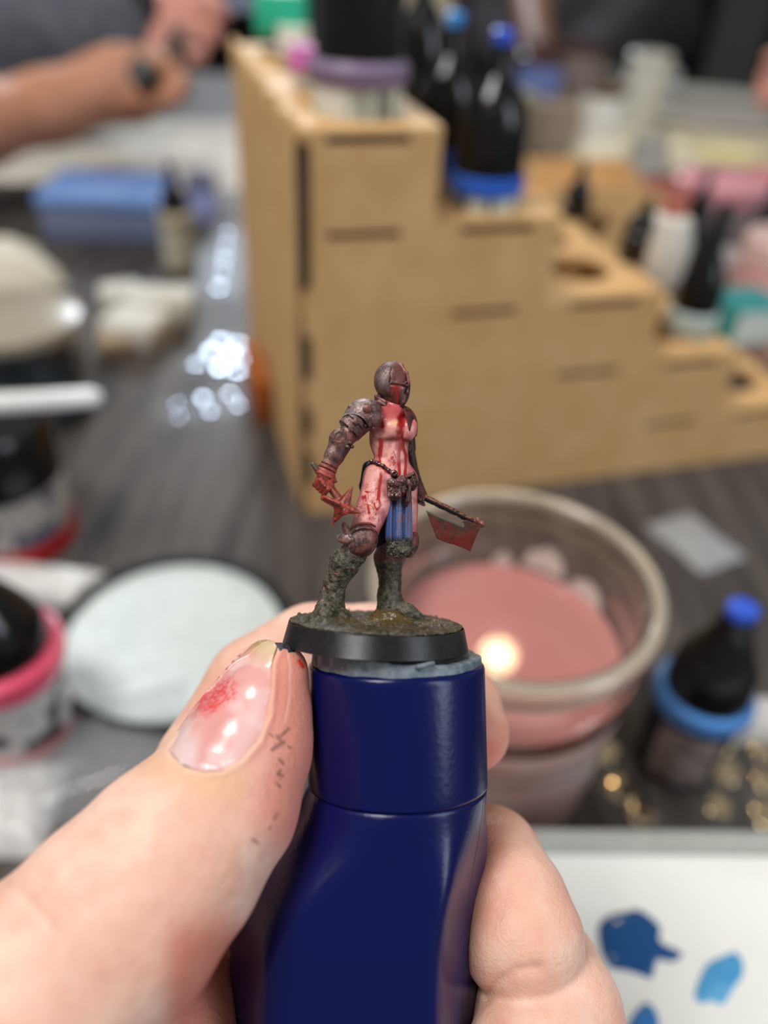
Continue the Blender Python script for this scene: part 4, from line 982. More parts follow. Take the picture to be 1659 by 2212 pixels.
def cloth(X, Y, Z):
    x = IW / 2 + FPX * X / -Z; y = IH / 2 - FPX * Y / -Z
    cx = 861 + (y - 1045) * .01; hw = 27 + (y - 1045) * .018
    u = (x - cx) / hw
    fold = .30 * np.cos(u * 9.0 + .6) + .16 * np.cos(u * 17 + y * .02)
    zc = q(0, 0, 0)[2] + 3.0 - 1.6 * u * u * .6 - .5 * u - .5 * sstep(1150, 1200, y) + fold * sstep(1040, 1090, y)
    d = np.maximum(np.abs(x - cx) - hw, np.abs(y - 1125) - 78) * S
    return np.maximum(d, (np.abs(Z - zc) - .28) * .8) - .04
f.op(cloth, f.lo, f.lo + f.n * f.h, 0, 'u')
def mudmask(P):
    x, y = px_of(P); return sstep(1160, 1178, y + 9 * (vnoise(P * 1.6) - .5))
f.ell(q(862, 1186, 2.7), (29 * S, 21 * S, 13 * S), k=.15)
f.rough(.34, 3.2, 4, 9.0, band=.8, mask=mudmask, ridged=True)
P, Q = f.mesh()
MUDC1, MUDC2 = (44, 41, 31), (90, 83, 66)
def p_cloth(P, N):
    x, y = px_of(P); n = fbm(P, 2, 3, 31); n3 = vnoise(P * 13)
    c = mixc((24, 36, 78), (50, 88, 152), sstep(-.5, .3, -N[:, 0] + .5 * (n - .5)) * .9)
    e = sstep(.1, .6, N[:, 0] + .3 * n3); c = mixc(c, (126, 122, 156), .75 * e)  # edge highlights painted along the folds
    c = mixc(c, (150, 78, 74), .7 * sstep(.60, .70, fbm(P * np.array([1, .35, 1]), 3.0, 2, 77)) * sstep(852, 866, x))
    w = .6 * sstep(.55, .75, n3); c = mixc(c, (148, 142, 160), w * sstep(838, 850, x))
    c = mixc(c, (110, 48, 44), .7 * sstep(1098, 1080, y) * sstep(866, 876, x))
    c = mixc(c, (20, 22, 40), .8 * sstep(1100, 1080, y) * sstep(868, 858, x))
    mud = sstep(1158, 1168, y + 14 * (fbm(P, 1.6, 2, 3) - .5) + 8 * (n3 - .5))
    md = mixc(MUDC1, MUDC2, sstep(.3, .7, fbm(P, 3, 3)))
    c = c * (1 - mud[:, None]) + md * mud[:, None]
    return c, .62 - .22 * mud, 0 * n
held_mesh('loincloth', P, Q, M_PAINT, BASE_O, mini, p_cloth)
f = FB(770, 1000, 850, 1210, -6, 3, 0.11)
f.chain(nodes((818, 1018, -1.6, 24), (812, 1060, -2.6, 26), (822, 1120, -3, 18), (826, 1192, -2.8, 13)), .3, flat=((0.2, 0, .98), 2.4))
f.chain(nodes((800, 1012, -.6, 18), (790, 1050, -1.6, 14), (800, 1100, -2.6, 16)), .3, flat=((0.2, 0, .98), 2.0))
P, Q = f.mesh(); held_mesh('back_cloth', P, Q, M_PAINT, BASE_O, mini, p_plain((14, 18, 38), (30, 40, 84), .5, 2))
# ---- knee plates
f = FB(722, 1112, 825, 1218, -1, 9, 0.075)
f.ell(q(782, 1166, 3.9), (33 * S, 39 * S, 31 * S), rotm(az=-18), k=.1)
f.chain(nodes((790, 1139, 3.0, 29), (788, 1146, 3.1, 30)), .08); 
for a_ in (0, 10): f.chain([(q(x, y + a_, z + a_ * .04), 2.6 * S) for x, y, z in ((757, 1143, 4.6), (769, 1134, 5.2), (785, 1130, 5.35), (800, 1131, 5.1), (810, 1137, 4.5))], .05)
for (x, y, r) in (): ringat(x, y, 3.1, r, 2.0, np.array((.42, .9, -.1)) / np.linalg.norm((.42, .9, -.1)))

f.ell(q(749, 1147, 5.0), (9 * S, 20 * S, 4.5 * S), rotm(az=22, ay=-30), k=.05); f.ell(q(743, 1164, 4.9), (20 * S, 10 * S, 4.5 * S), rotm(az=-8, ay=-30), k=.05)
f.ell(q(752, 1147, 5.4), (4.5 * S, 13 * S, 4 * S), rotm(az=22), k=.05, mode='s')
P, Q = f.mesh()
def p_knee(P, N):
    x, y = px_of(P); c, g, m = p_metal(P, N, silver=.7, red=.9)
    c = mixc(c, (150, 56, 52), .5 * sstep(1142, 1128, y)); c = mixc(c, (60, 36, 34), .5 * np.exp(-(((x - 776) / 16) ** 2 + ((y - 1162) / 20) ** 2)) * sstep(.4, .6, vnoise(P * 5)))
    return c, g, m
held_mesh('knee_plate', P, Q, M_PAINT, BASE_O, mini, p_knee)
f = FB(850, 1125, 912, 1215, -5, 5, 0.08)
f.ell(q(886, 1174, -.2), (19 * S, 32 * S, 26 * S), rotm(az=-10), k=.1)
for i in range(5): f.chain(nodes((874, 1140 + i * 6, 0, 9), (885 + i * 1.2, 1138 + i * 6, .2, 6)), .04)
P, Q = f.mesh(); held_mesh('knee_plate', P, Q, M_PAINT, BASE_O, mini, lambda P, N: p_metal(P, N, silver=.35, red=.7))
# ---- muddy boots
def p_mud(P, N, wet=None, pinkrate=1.0):
    n = fbm(P, 2.4, 4, 60.0); x, y = px_of(P)
    c = mixc(MUDC1, MUDC2, sstep(.28, .68, n)); pk = sstep(.76, .79, fbm(P, 1.5, 2, 33)) * pinkrate
    c = mixc(c, (156, 92, 88), pk)
    return c, .50 + .3 * (fbm(P, 2, 2, 4) - .5), 0 * n
f = FB(672, 1170, 790, 1352, -2, 9, 0.08)
f.chain(nodes((769, 1190, 3.2, 28), (745, 1216, 2.7, 32), (725, 1255, 2.3, 25), (718, 1288, 2.1, 25), (713, 1325, 2.2, 31)), .4)
f.chain(nodes((712, 1308, 2.4, 27), (700, 1328, 5.2, 24)), .5); f.chain(nodes((714, 1318, 2.2, 27), (740, 1340, 4.2, 20)), .6)
f.rough(.24, 1.5, 3, 1.0, band=1.0); f.rough(.10, 3.6, 3, 8.0, band=.7, ridged=True)
P, Q = f.mesh(); held_mesh('boot', P, Q, M_MUD, BASE_O, mini, lambda P, N: p_mud(P, N))
f = FB(795, 1172, 915, 1345, -7, 4, 0.085)
f.chain(nodes((866, 1180, -1.4, 26), (840, 1206, -2.0, 33), (842, 1250, -2.4, 25), (841, 1285, -2.4, 26), (844, 1325, -2.4, 34)), .4)
f.chain(nodes((848, 1305, -2.2, 22), (880, 1322, -.8, 18), (905, 1334, -.6, 12)), .6)
f.rough(.14, 1.7, 3, 4.0, band=.8); f.rough(.06, 5.0, 3, 2.0, band=.6, ridged=True)
P, Q = f.mesh()
def p_boot2(P, N):
    c, g, m = p_mud(P, N, pinkrate=.3); x, y = px_of(P)
    t = sstep(1222, 1200, y + 8 * (vnoise(P * 1.5) - .5)); return mixc(c, (92, 46, 44), t), g, m
held_mesh('boot', P, Q, M_MUD, BASE_O, mini, p_boot2)
# ---- round base: tapered, with printed layer lines
bc_top, bc_bot = q(812, 1357, 0), q(813, 1400, .1)
nrm = np.array([math.sin(math.radians(2.6)), 1.0, math.tan(math.radians(-1.2))]); nrm /= np.linalg.norm(nrm)
e1 = np.cross(nrm, [0, 0, 1.0]); e1 /= np.linalg.norm(e1); e2 = np.cross(e1, nrm)
HB = 2.95; rb, rt_ = 12.55, 11.85; NL = 17; prof = [(0.0, 0.0), (rb - .25, 0.0)]
for i in range(NL):
    z0 = HB * i / NL; z1 = HB * (i + 1) / NL; r0 = rb + (rt_ - rb) * i / NL
    prof += [(r0 - .10, z0 + .005), (r0 + .015, z0 + (z1 - z0) * .3), (r0 + .015, z0 + (z1 - z0) * .7)]
prof += [(rt_ - .1, HB), (0.0, HB)]
bcen = bc_bot - nrm * .25; bcen = q(811.5, 1389, 0) - nrm * .35
seg = 200; V = []; Fq = []
rows = [p for p in prof if p[0] > 0]
for r, z in rows:
    for i in range(seg):
        a = 2 * math.pi * i / seg; V.append(bcen + e1 * r * math.cos(a) + e2 * r * math.sin(a) + nrm * z)
for k in range(len(rows) - 1):
    for i in range(seg): j = (i + 1) % seg; Fq.append((k * seg + i, k * seg + j, (k + 1) * seg + j, (k + 1) * seg + i))
V = np.array(V); Fq = np.array(Fq)
V = np.vstack([V, bcen, bcen + nrm * HB]); nb_ = len(V)
capf = [(i, nb_ - 2, (i + 1) % seg, (i + 1) % seg) for i in range(seg)]
def p_base(P, N):
    x, y = px_of(P); n = fbm(P, 6, 2, 3)
    c = mixc((9, 9, 11), (26, 28, 33), sstep(.4, .7, n))
    loc = P - bcen; h_ = loc @ nrm
    # mud smeared over the front left of the rim
    strip = np.maximum(sstep(2.3, 1.6, np.abs(x - (742 + (1412 - y) * -.9)) / 11 + .8 * (n - .5)) * sstep(1352, 1360, y), sstep(.55, .9, (h_ / HB) + .5 * sstep(745, 650, x) + .25 * (fbm(P, .8, 2, 8) - .5) - .15 * sstep(750, 800, x)))
    strip = strip * sstep(-.2, .2, N[:, 2])
    c = mixc(c, (74, 67, 50), strip); return c, .26 + .3 * strip, 0 * n
mb = attr_mat('black_printed_resin', bump=0.00002, bscale=6000, spec=0.8)
held_mesh('base_rim', V, Fq, mb, BASE_O, mini, p_base, smooth=False)
tc_ = bcen + nrm * HB
f = Field(tc_ - np.array([13, 3.2, 13]), tc_ + np.array([13, 4.0, 13]), 0.13)
def slab(X, Y, Z):
    x, y, z = X - tc_[0], Y - tc_[1], Z - tc_[2]
    h_ = x * nrm[0] + y * nrm[1] + z * nrm[2]; u = x * e1[0] + y * e1[1] + z * e1[2]; v = x * e2[0] + y * e2[1] + z * e2[2]
    rr = np.sqrt(u * u + v * v)
    return np.maximum(rr - 11.75 - .1 * np.sin(u * 2), np.abs(h_ - .15) - .5 + .35 * sstep(10.6, 11.9, rr))
f.op(slab, f.lo, f.lo + f.n * f.h, 0, 'u')
def on_base(u, v, h_=0.3): return tc_ + e1 * u + e2 * v + nrm * h_
for (x, y, z, r) in ((700, 1345, 5.0, 34), (715, 1340, 2.2, 44), (745, 1350, 4.5, 26), (690, 1350, 3.5, 34), (846, 1336, -2.2, 42), (880, 1345, -1.2, 30), (905, 1350, -1, 18), (950, 1350, -2, 12), (650, 1350, 1, 16), (820, 1345, -6, 14), (965, 1352, -1, 10), (925, 1350, -5, 12), (760, 1355, 8.5, 16), (800, 1362, 9.5, 10)):
    f.ell(q(x, y, z), (r * S * 1.1, r * S * .75, r * S * 1.1), k=.7)
for i in range(46):
    a = rnd.uniform(0, 6.28); r_ = rnd.uniform(6, 11.3); s_ = rnd.uniform(.2, .5); f.ell(on_base(r_ * math.cos(a), r_ * math.sin(a), .55), (s_ * 1.3, s_, s_), rotm(az=rnd.uniform(0, 90), ay=rnd.uniform(0, 90)), k=.15)
f.rough(.22, 1.3, 3, 6.0, band=.8); f.rough(.12, 4.4, 3, 3.0, band=.6, ridged=True)
P, Q = f.mesh()
def p_ground(P, N):
    c, g, m = p_mud(P, N, pinkrate=.15); L = P - tc_; u, v = L @ e1, L @ e2
    w = np.exp(-(((u - 2.0) / 6.5) ** 2 + ((v) / 7) ** 2)) * sstep(.3, .55, fbm(P, .5, 2, 14))
    c = mixc(c, (92, 74, 36), .85 * w); c = mixc(c, (126, 84, 34), .5 * w * sstep(.5, .7, fbm(P, .7, 2, 80)))
    return c, g * (1 - w) + .16 * w, m
held_mesh('muddy_ground', P, Q, M_MUD, BASE_O, mini, p_ground)
# ---- putty between base and handle
M_PUTTY = attr_mat('grey_putty', bump=0.00004, bscale=2500, spec=.45)
PUT_O = to_world(q(850, 1440, 0)[None])[0]
f = Field(q(640, 1470, 0) - np.array([0, 0, 14]), q(1070, 1380, 0) + np.array([0, 0, 14]), .16)
hax = np.array([0.0, 1.0, -math.tan(math.radians(1.0))]); hax /= np.linalg.norm(hax)
h1 = np.cross(hax, [0, 0, 1.0]); h1 /= np.linalg.norm(h1); h2 = np.cross(h1, hax)
HT = q(856, 1429, 0)      # centre of the handle top
def putty(X, Y, Z):
    x, y, z = X - HT[0], Y - HT[1], Z - HT[2]
    h_ = x * hax[0] + y * hax[1] + z * hax[2]; u = x * h1[0] + y * h1[1] + z * h1[2]; v = x * h2[0] + y * h2[1] + z * h2[2]
    rr = np.sqrt(u * u + v * v)
    top = 1.6 - .09 * u + .02 * u * u * .1
    return np.maximum(rr - 11.45 + .10 * np.maximum(h_, 0) + .10 * np.sin(u * .9 + v), np.maximum(h_ - top, -h_ - .4)) * .8
f.op(putty, f.lo, f.lo + f.n * f.h, 0, 'u')
for (x, y, w) in ((716, 1424, 10), (730, 1430, 7)): f.cap(q(x - w * 2, y + 3, 11.4), q(x + w * 2, y - 6, 11.6), .35, k=.3, mode='s')
f.cap(q(905, 1441, 11.2), q(935, 1433, 11.0), .35, k=.3); f.rough(.12, .8, 2, 3.0, band=.6)
P, Q = f.mesh(); tag(held_mesh('putty', P, Q, M_PUTTY, PUT_O, None, p_plain((92, 104, 114), (124, 134, 142), .42, 1.2)),
    'flat pad of blue-grey putty squeezed between the muddy base and the blue handle', 'putty')
# ------------------------------------------------------------------ the blue handle
HAN_O = to_world(q(800, 2300, 0)[None])[0]
handle = empty('painting_handle', HAN_O, 'glossy navy blue plastic handle carrying the figure, gripped by a left hand', 'handle')
def handle_pt(cx, hw, hd, h_, th, n=2.0, side=0.0):
    c, s_ = math.cos(th), math.sin(th)
    return c, s_
def ring_planes(th, planes, p):
    v = 0
    for ph, d in planes: v += max(math.cos(th - math.radians(ph)), 0) ** p / d ** p
    return v ** (-1.0 / p)
M_NAVY = mat('navy_gloss_plastic', (2, 12, 74), rough=0.24, col2=(3, 13, 76), nscale=60, bump=0.00003, bscale=1500, spec=.36)
SEG = 144
def sect(rows, name):
    V = []; Fq = []
    for (h_, cx, cz, fn) in rows:
        for i in range(SEG):
            th = 2 * math.pi * i / SEG; r = fn(th)
            V.append(HT + hax * h_ + h1 * (cx + r * math.cos(th)) + h2 * (cz + r * math.sin(th)))
    for k in range(len(rows) - 1):
        for i in range(SEG): j = (i + 1) % SEG; Fq.append((k * SEG + i, k * SEG + j, (k + 1) * SEG + j, (k + 1) * SEG + i))
    V = np.array(V); Fq = np.array(Fq)
    if ((V[Fq[0]].mean(0) - V.mean(0)) @ np.cross(V[Fq[0][1]] - V[Fq[0][0]], V[Fq[0][2]] - V[Fq[0][0]])) < 0: Fq = Fq[:, ::-1]
    o = held_mesh(name, V, Fq, M_NAVY, HAN_O, handle)
    return o
# sign: h1 should point right, h2 towards the viewer
if h1[0] < 0: h1 = -h1
if h2[2] < 0: h2 = -h2
c12 = lambda R: (lambda th: R)
R0 = 11.95
cap_rows = [(-.05, 0, 0, c12(.01)), (-.05, 0, 0, c12(11.1)), (-.02, 0, 0, c12(11.35)), (-.12, 0, 0, c12(11.62)), (-.35, 0, 0, c12(11.85)), (-.7, 0, 0, c12(R0)), (-1.2, 0, 0, c12(R0))]
cap_rows += [(-h_, .10 * h_ * .12, 0, c12(R0 + .010 * h_)) for h_ in np.linspace(2, 15.9, 8)]
cap_rows += [(-16.2, .2, 0, c12(R0 + .13)), (-16.3, .2, 0, c12(R0 - .1)), (-16.35, .2, 0, c12(R0 - .55))]
sect(cap_rows, 'cap')
def body_fn(R, t):
    # rounded facets: the two front edges run apart from the axis as the grip widens
    pl = [(90, R * .95), (28 - 6 * t, R * 1.00), (148 + 8 * t, R * 1.0), (-35, R), (-90, R), (-145, R), (180 + 20, R)]
    def fn(th):
        p = 44 - 30 * sstep(0, .25, np.array(t)) if t < .25 else 14
        rp = ring_planes(th, pl, 20)
        k = float(sstep(.03, .30, np.array(t)))
        return R * (1 - k) + rp * k
    return fn
body_rows = [(-16.25, .2, 0, c12(R0 - .6)), (-16.35, .2, 0, c12(R0 - .12)), (-16.5, .2, 0, c12(R0 + .06))]
for h_ in np.linspace(17.0, 92, 46):
    t = min(1.0, (h_ - 16.4) / 34.0); wide = 4.0 * float(sstep(-.05, .55, np.array(t)))
    if h_ > 55: wide -= 1.2 * (h_ - 55) / 40
    body_rows.append((-h_, (.2 - 1.4 * wide - .9 * t), -.4 * wide, body_fn(R0 + .1 + wide * .93, t)))
h_ = 92; body_rows.append((-92.6, body_rows[-1][1], body_rows[-1][2], c12(12.0))); body_rows.append((-92.8, body_rows[-1][1], body_rows[-1][2], c12(.01)))
grip = sect(body_rows, 'grip')
# mould line on the right of the grip
V = []; Fq = []
for k, (h_, cx, cz, fn) in enumerate(body_rows[3:-2]):
    th = math.radians(22); r = fn(th)
    for (da, dr) in ((-.010, -.03), (-.004, .02), (.004, .02), (.010, -.03)):
        V.append(HT + hax * h_ + h1 * (cx + (r + dr) * math.cos(th + da)) + h2 * (cz + (r + dr) * math.sin(th + da)))
for k in range(len(V) // 4 - 1):
    for j in range(3): Fq.append((k * 4 + j, k * 4 + j + 1, (k + 1) * 4 + j + 1, (k + 1) * 4 + j))
M_SEAM = mat('seam_dark', (4, 8, 34), rough=.4)
held_mesh('mould_line', np.array(V), np.array(Fq), M_SEAM, HAN_O, handle)
# ------------------------------------------------------------------ the hand
f = Field(q(-520, 2900, -30) * 0 + np.array([-78, -108, -D0 - 36]), np.array([36, -9, -D0 + 34]), 0.42)
def hn(*a): return [(q(x, y, z), rm(r, z)) for x, y, z, r in a]
TH = ((600, 1456, 5.5, 69), (566, 1528, 6.5, 104), (532, 1612, 8, 136), (472, 1738, 11, 168), (372, 1850, 15, 200), (250, 1988, 19, 226), (96, 2150, 22, 250), (-60, 2330, 18, 290), (-260, 2560, 8, 360))
# palm and wrist
f.chain(hn((300, 2050, -10, 190), (330, 2400, -12, 260), (250, 2750, -8, 330)), 6)
f.chain(hn((120, 2300, -4, 250), (-100, 2600, 0, 340), (-350, 2950, 10, 380)), 8)
# index finger, wrapped behind the handle, its tip showing on the right
f.chain(hn((330, 1980, -10, 160), (405, 1800, -11, 142), (462, 1655, -13, 124), (560, 1490, -18, 118), (680, 1424, -21.5, 122), (800, 1425, -22, 118), (925, 1468, -20, 104), (990, 1530, -16.5, 92), (1014, 1580, -14.5, 86)), .8)
# middle finger
f.chain(hn((330, 2150, -12, 170), (520, 1960, -24, 130), (760, 1880, -27, 130), (980, 1840, -20, 116), (1052, 1868, -11, 120), (1100, 1950, -4, 122), (1128, 2030, 0, 132)), .7)
# ring finger
f.chain(hn((330, 2350, -14, 180), (520, 2220, -27, 140), (800, 2180, -30, 140), (1060, 2120, -22, 130), (1165, 2120, -8, 140), (1186, 2200, 0, 158), (1150, 2290, 6, 145)), .9)
# little finger
f.chain(hn((330, 2600, -14, 180), (600, 2520, -27, 130), (900, 2480, -27, 130), (1120, 2450, -12, 130), (1130, 2530, 2, 125)), 1.2)
thumb_nodes = hn(*TH)
f.chain(thumb_nodes, 1.6)
f.ell(q(330, 2290, 2), (14, 16, 14), k=6)
# keep the skin out of the plastic: press it flat where it touches
def han_sdf(X, Y, Z):
    x, y, z = X - HT[0], Y - HT[1], Z - HT[2]
    h_ = -(x * hax[0] + y * hax[1] + z * hax[2]); u = x * h1[0] + y * h1[1] + z * h1[2]; v = x * h2[0] + y * h2[1] + z * h2[2]
    t = np.clip((h_ - 16.4) / 34.0, 0, 1); w = 4.0 * sstep(-.05, .55, t); w = w - 1.2 * np.maximum(h_ - 55, 0) / 40
    cx = .2 - 1.4 * w - .9 * t; cz = -.4 * w
    return np.maximum(np.sqrt((u - cx * (h_ > 17)) ** 2 + (v - cz) ** 2) - (R0 + .1 + w * .93), -h_ - .3)
f.op(lambda X, Y, Z: han_sdf(X, Y, Z) - .02, f.lo, f.lo + f.n * f.h, .5, 's')
f.rough(.35, .10, 2, 3.0, band=1.6)
P, Q = f.mesh()
# ---- thumb frame for the nail
tn = np.array([n_[0] for n_ in thumb_nodes]); tr = np.array([n_[1] for n_ in thumb_nodes])
def along(s_):
    i = int(min(max(math.floor(s_), 0), len(tn) - 2)); t = s_ - i
    c = tn[i] + (tn[i + 1] - tn[i]) * t; r = tr[i] + (tr[i + 1] - tr[i]) * t; return c, r
def tframe(s_):
    c, r = along(s_); d = along(s_ + .3)[0] - along(s_ - .3)[0]; d /= np.linalg.norm(d)      # towards the hand
    zc = np.array([0, 0, 1.0]); N_ = zc - (zc @ d) * d; N_ /= np.linalg.norm(N_); T_ = np.cross(d, N_)
    if T_[0] < 0: T_ = -T_
    return c, r, d, N_, T_
# nail outline in the photograph: (row fraction along thumb) -> used to test which skin vertices lie under the nail
NAIL = [(594, 1382), (560, 1383), (535, 1395), (500, 1432), (430, 1512), (362, 1615), (372, 1632), (400, 1655), (440, 1666), (480, 1664), (520, 1640), (556, 1600), (578, 1545), (584, 1480), (586, 1430), (600, 1396)]
def signed(x, y, pts):
    d = polydist(x, y, pts + [pts[0]]); ins = np.zeros(x.shape, bool); n = len(pts)
    for i in range(n):
        (x0, y0), (x1, y1) = pts[i], pts[(i + 1) % n]
        ins ^= ((y0 > y) != (y1 > y)) & (x < (x1 - x0) * (y - y0) / (y1 - y0 + 1e-9) + x0)
    return np.where(ins, -d, d)
# refine the skin around the thumb tip so that creases and paint marks are crisp
hand_O = to_world(q(100, 2300, 0)[None])[0]
me = bpy.data.meshes.new('tmph'); me.from_pydata(P.tolist(), [], Q.tolist()); bm = bmesh.new(); bm.from_mesh(me); bpy.data.meshes.remove(me)
bm.normal_update()
def in_region(co):
    x = IW / 2 + FPX * co.x / -co.z; y = IH / 2 - FPX * co.y / -co.z
    return 340 < x < 690 and 1370 < y < 1900 and co.z > -D0 + 2 and x > 330 + (y - 1600) * .0
fs = [fc for fc in bm.faces if in_region(fc.calc_center_median()) and fc.normal.z > -.25]
es = list({e for fc in fs for e in fc.edges})
bmesh.ops.subdivide_edges(bm, edges=es, cuts=2, use_grid_fill=True, smooth=0.0)
bmesh.ops.triangulate(bm, faces=[fc for fc in bm.faces if len(fc.verts) > 4])
bm.normal_update()
P = np.array([v.co[:] for v in bm.verts]); Nn = np.array([v.normal[:] for v in bm.verts])
x, y = px_of(P); thumbfront = (P[:, 2] > -D0 + 1) & (x < 700) & (y < 1760)
sdn = signed(x, y, NAIL)
fr = thumbfront * sstep(-.3, .1, Nn[:, 2])
fold = .17 * np.exp(-((sdn - 9) / 7.0) ** 2) * (x > 392) - .42 * sstep(4, -6, sdn)
fold = fold * sstep(1388, 1425, y)
groove = -.09 * np.exp(-((polydist(x, y, [(618, 1395), (626, 1440), (625, 1500), (615, 1560)]) / 3.2) ** 2))
wr = fbm(np.stack([x * .03, y * .012, 0 * x], 1), 1.0, 2)
crease = 0
for pts, w, dpt in (([(0, 1905), (40, 1925), (95, 1975), (120, 2010)], 9, .25), ([(60, 1880), (120, 1905)], 8, .12), ([(1045, 2160), (1075, 2122), (1115, 2098), (1160, 2092)], 12, .45), ([(250, 1700), (330, 1690), (380, 1705)], 7, .10), ([(200, 1745), (290, 1735)], 7, .10)):
    crease = crease - dpt * np.exp(-(polydist(x, y, pts) / w) ** 2)
disp = fr * (fold + groove * .4) + (Nn[:, 2] > 0) * crease
P2 = P + Nn * disp[:, None]
for v, c in zip(bm.verts, P2): v.co = c
bm.normal_update()
mh = bpy.data.meshes.new('hand_tmp'); bm.to_mesh(mh); bm.free()
def p_hand(P, N):
    x, y = px_of(P); n = fbm(P, .16, 3, 9.0); n2 = fbm(P, .55, 3, 4.0); n3 = fbm(P, 1.6, 2, 14)
    c = mixc((231, 180, 158), (240, 200, 180), sstep(.3, .7, n)); c = mixc(c, (228, 156, 138), .22 * sstep(.45, .75, n2))
    fr_ = (P[:, 2] > -D0 + 1) & (x < 720)
    c = mixc(c, (222, 134, 118), .75 * fr_ * sstep(150, 40, polydist(x, y, [(668, 1460), (672, 1600), (640, 1740)])) * sstep(.2, .6, n + .25))
    c = mixc(c, (226, 176, 140), .6 * fr_ * np.exp(-(polydist(x, y, [(330, 1655), (430, 1690), (500, 1690)]) / 45) ** 2))
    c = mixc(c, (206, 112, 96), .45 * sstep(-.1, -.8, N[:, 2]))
    # reddened finger tips pressed on the plastic
    c = mixc(c, (222, 120, 100), .7 * np.exp(-((x - 1050) / 60) ** 2 - ((y - 1620) / 70) ** 2) * (x > 900)); c = mixc(c, (214, 118, 98), .55 * sstep(1120, 1030, x) * sstep(980, 1020, x) * (y > 1780) * sstep(2150, 1800, y))
    c = mixc(c, (198, 96, 78), .55 * sstep(1950, 2050, y) * sstep(330, 400, x) * sstep(560, 500, x))  # palm beside the handle: shade put into a redder skin tone
    # translucent nail edge skin, dry cuticle
    sd_ = signed(x, y, NAIL)
    c = mixc(c, (240, 206, 176), .35 * fr_ * np.exp(-((sd_ - 8) / 6) ** 2) * (y < 1690)); c = mixc(c, (218, 124, 110), .35 * fr_ * np.exp(-((sd_ - 17) / 10) ** 2) * sstep(500, 560, x))
    c = mixc(c, (246, 216, 192), .4 * fr_ * np.exp(-(polydist(x, y, [(618, 1398), (626, 1440), (625, 1500), (615, 1560)]) / 2.2) ** 2))
    g = .46 + .10 * (n2 - .5)
    # dark paint on the tip, brown smudges, a red touch
    jag = 7 * (vnoise(np.stack([x * .16, y * .16, 0 * x], 1)) - .5) * 2
    pt = fr_ * sstep(1.5, -1.5, polydist(x, y, [(560, 1392), (575, 1396), (590, 1390), (612, 1393), (628, 1400)]) - 9 + jag)
    c = mixc(c, (30, 30, 36), pt)
    nz = .5 * vnoise(np.stack([x * .22 + y * .05, y * .24, 0 * x], 1)) + .5 * vnoise(np.stack([x * .6, y * .62, 0 * x + 5], 1))
    sm = 0 * x
    for pts, w in (([(600, 1596), (612, 1585), (624, 1574)], 3.2), ([(590, 1619), (603, 1608), (612, 1604)], 4.4), ([(598, 1589), (606, 1598)], 3.2), ([(584, 1586), (590, 1592)], 2), ([(622, 1612), (628, 1616)], 2.2), ([(604, 1640), (612, 1650)], 2.6), ([(606, 1664), (600, 1672), (610, 1676)], 3.2), ([(598, 1692), (606, 1700)], 2.4), ([(600, 1756), (592, 1770)], 2.2), ([(586, 1784), (582, 1792)], 1.8), ([(546, 1814), (558, 1822)], 2.4)):
        sm = np.maximum(sm, sstep(1.7, .5, polydist(x, y, pts) / w + 1.1 * (nz - .45)))
    sm = np.maximum(sm, .7 * sstep(.66, .74, nz) * np.exp(-(polydist(x, y, [(612, 1580), (600, 1610), (606, 1680)]) / 13) ** 2))
    c = mixc(c, (116, 72, 58), fr_ * .62 * sm)
    c = mixc(c, (214, 44, 34), fr_ * np.exp(-(polydist(x, y, [(647, 1428), (654, 1440)]) / 4.5) ** 2))
    return np.clip(c, 0, 255), g, 0 * n
M_SKIN = attr_mat('skin', sss=0.16, sssr=0.0022, bump=0.00009, bscale=2600, bump2=0.00016, b2scale=650, spec=.38, vary=(420, .05))
nf = len(mh.polygons); mh.materials.clear()
W = to_world(P2) - hand_O; mh.vertices.foreach_set('co', W.astype(np.float32).ravel()); mh.update()
mh.polygons.foreach_set('use_smooth', np.ones(nf, bool)); mh.name = 'hand'
hand = link_mesh('hand', mh, M_SKIN); hand.location = hand_O
paint_mesh(hand, P2, p_hand)
tag(hand, 'left hand with paint-stained thumb gripping the blue handle', 'hand')
# ---- thumb nail
def nail_surface(px_, py_, lift):
    """ray from the eye through the pixel onto the thumb's own surface"""
    d = np.array([(px_ - IW / 2) / FPX, -(py_ - IH / 2) / FPX, -1.0])
    return d
NU, NV = 80, 110
# rows run from the cuticle to the tip: left and right ends of each row
LFT = [(430, 1664), (392, 1650), (363, 1618), (384, 1576), (412, 1535), (440, 1500), (470, 1464), (502, 1428), (530, 1400), (556, 1385), (572, 1382)]
RGT = [(444, 1665), (490, 1662), (530, 1632), (560, 1592), (577, 1548), (583, 1508), (585, 1470), (586, 1436), (592, 1412), (597, 1398), (590, 1386)]
def lerp_poly(pl, t):
    t = t * (len(pl) - 1); i = min(int(t), len(pl) - 2); u = t - i; return (pl[i][0] + (pl[i + 1][0] - pl[i][0]) * u, pl[i][1] + (pl[i + 1][1] - pl[i][1]) * u)
def thumb_d(p):
    best = 1e9
    for i in range(len(tn) - 1):
        a, b = tn[i], tn[i + 1]; ba = b - a; t = min(max(((p - a) @ ba) / (ba @ ba), 0), 1)
        best = min(best, np.linalg.norm(p - a - t * ba) - (tr[i] + t * (tr[i + 1] - tr[i])))
    return best
V = []
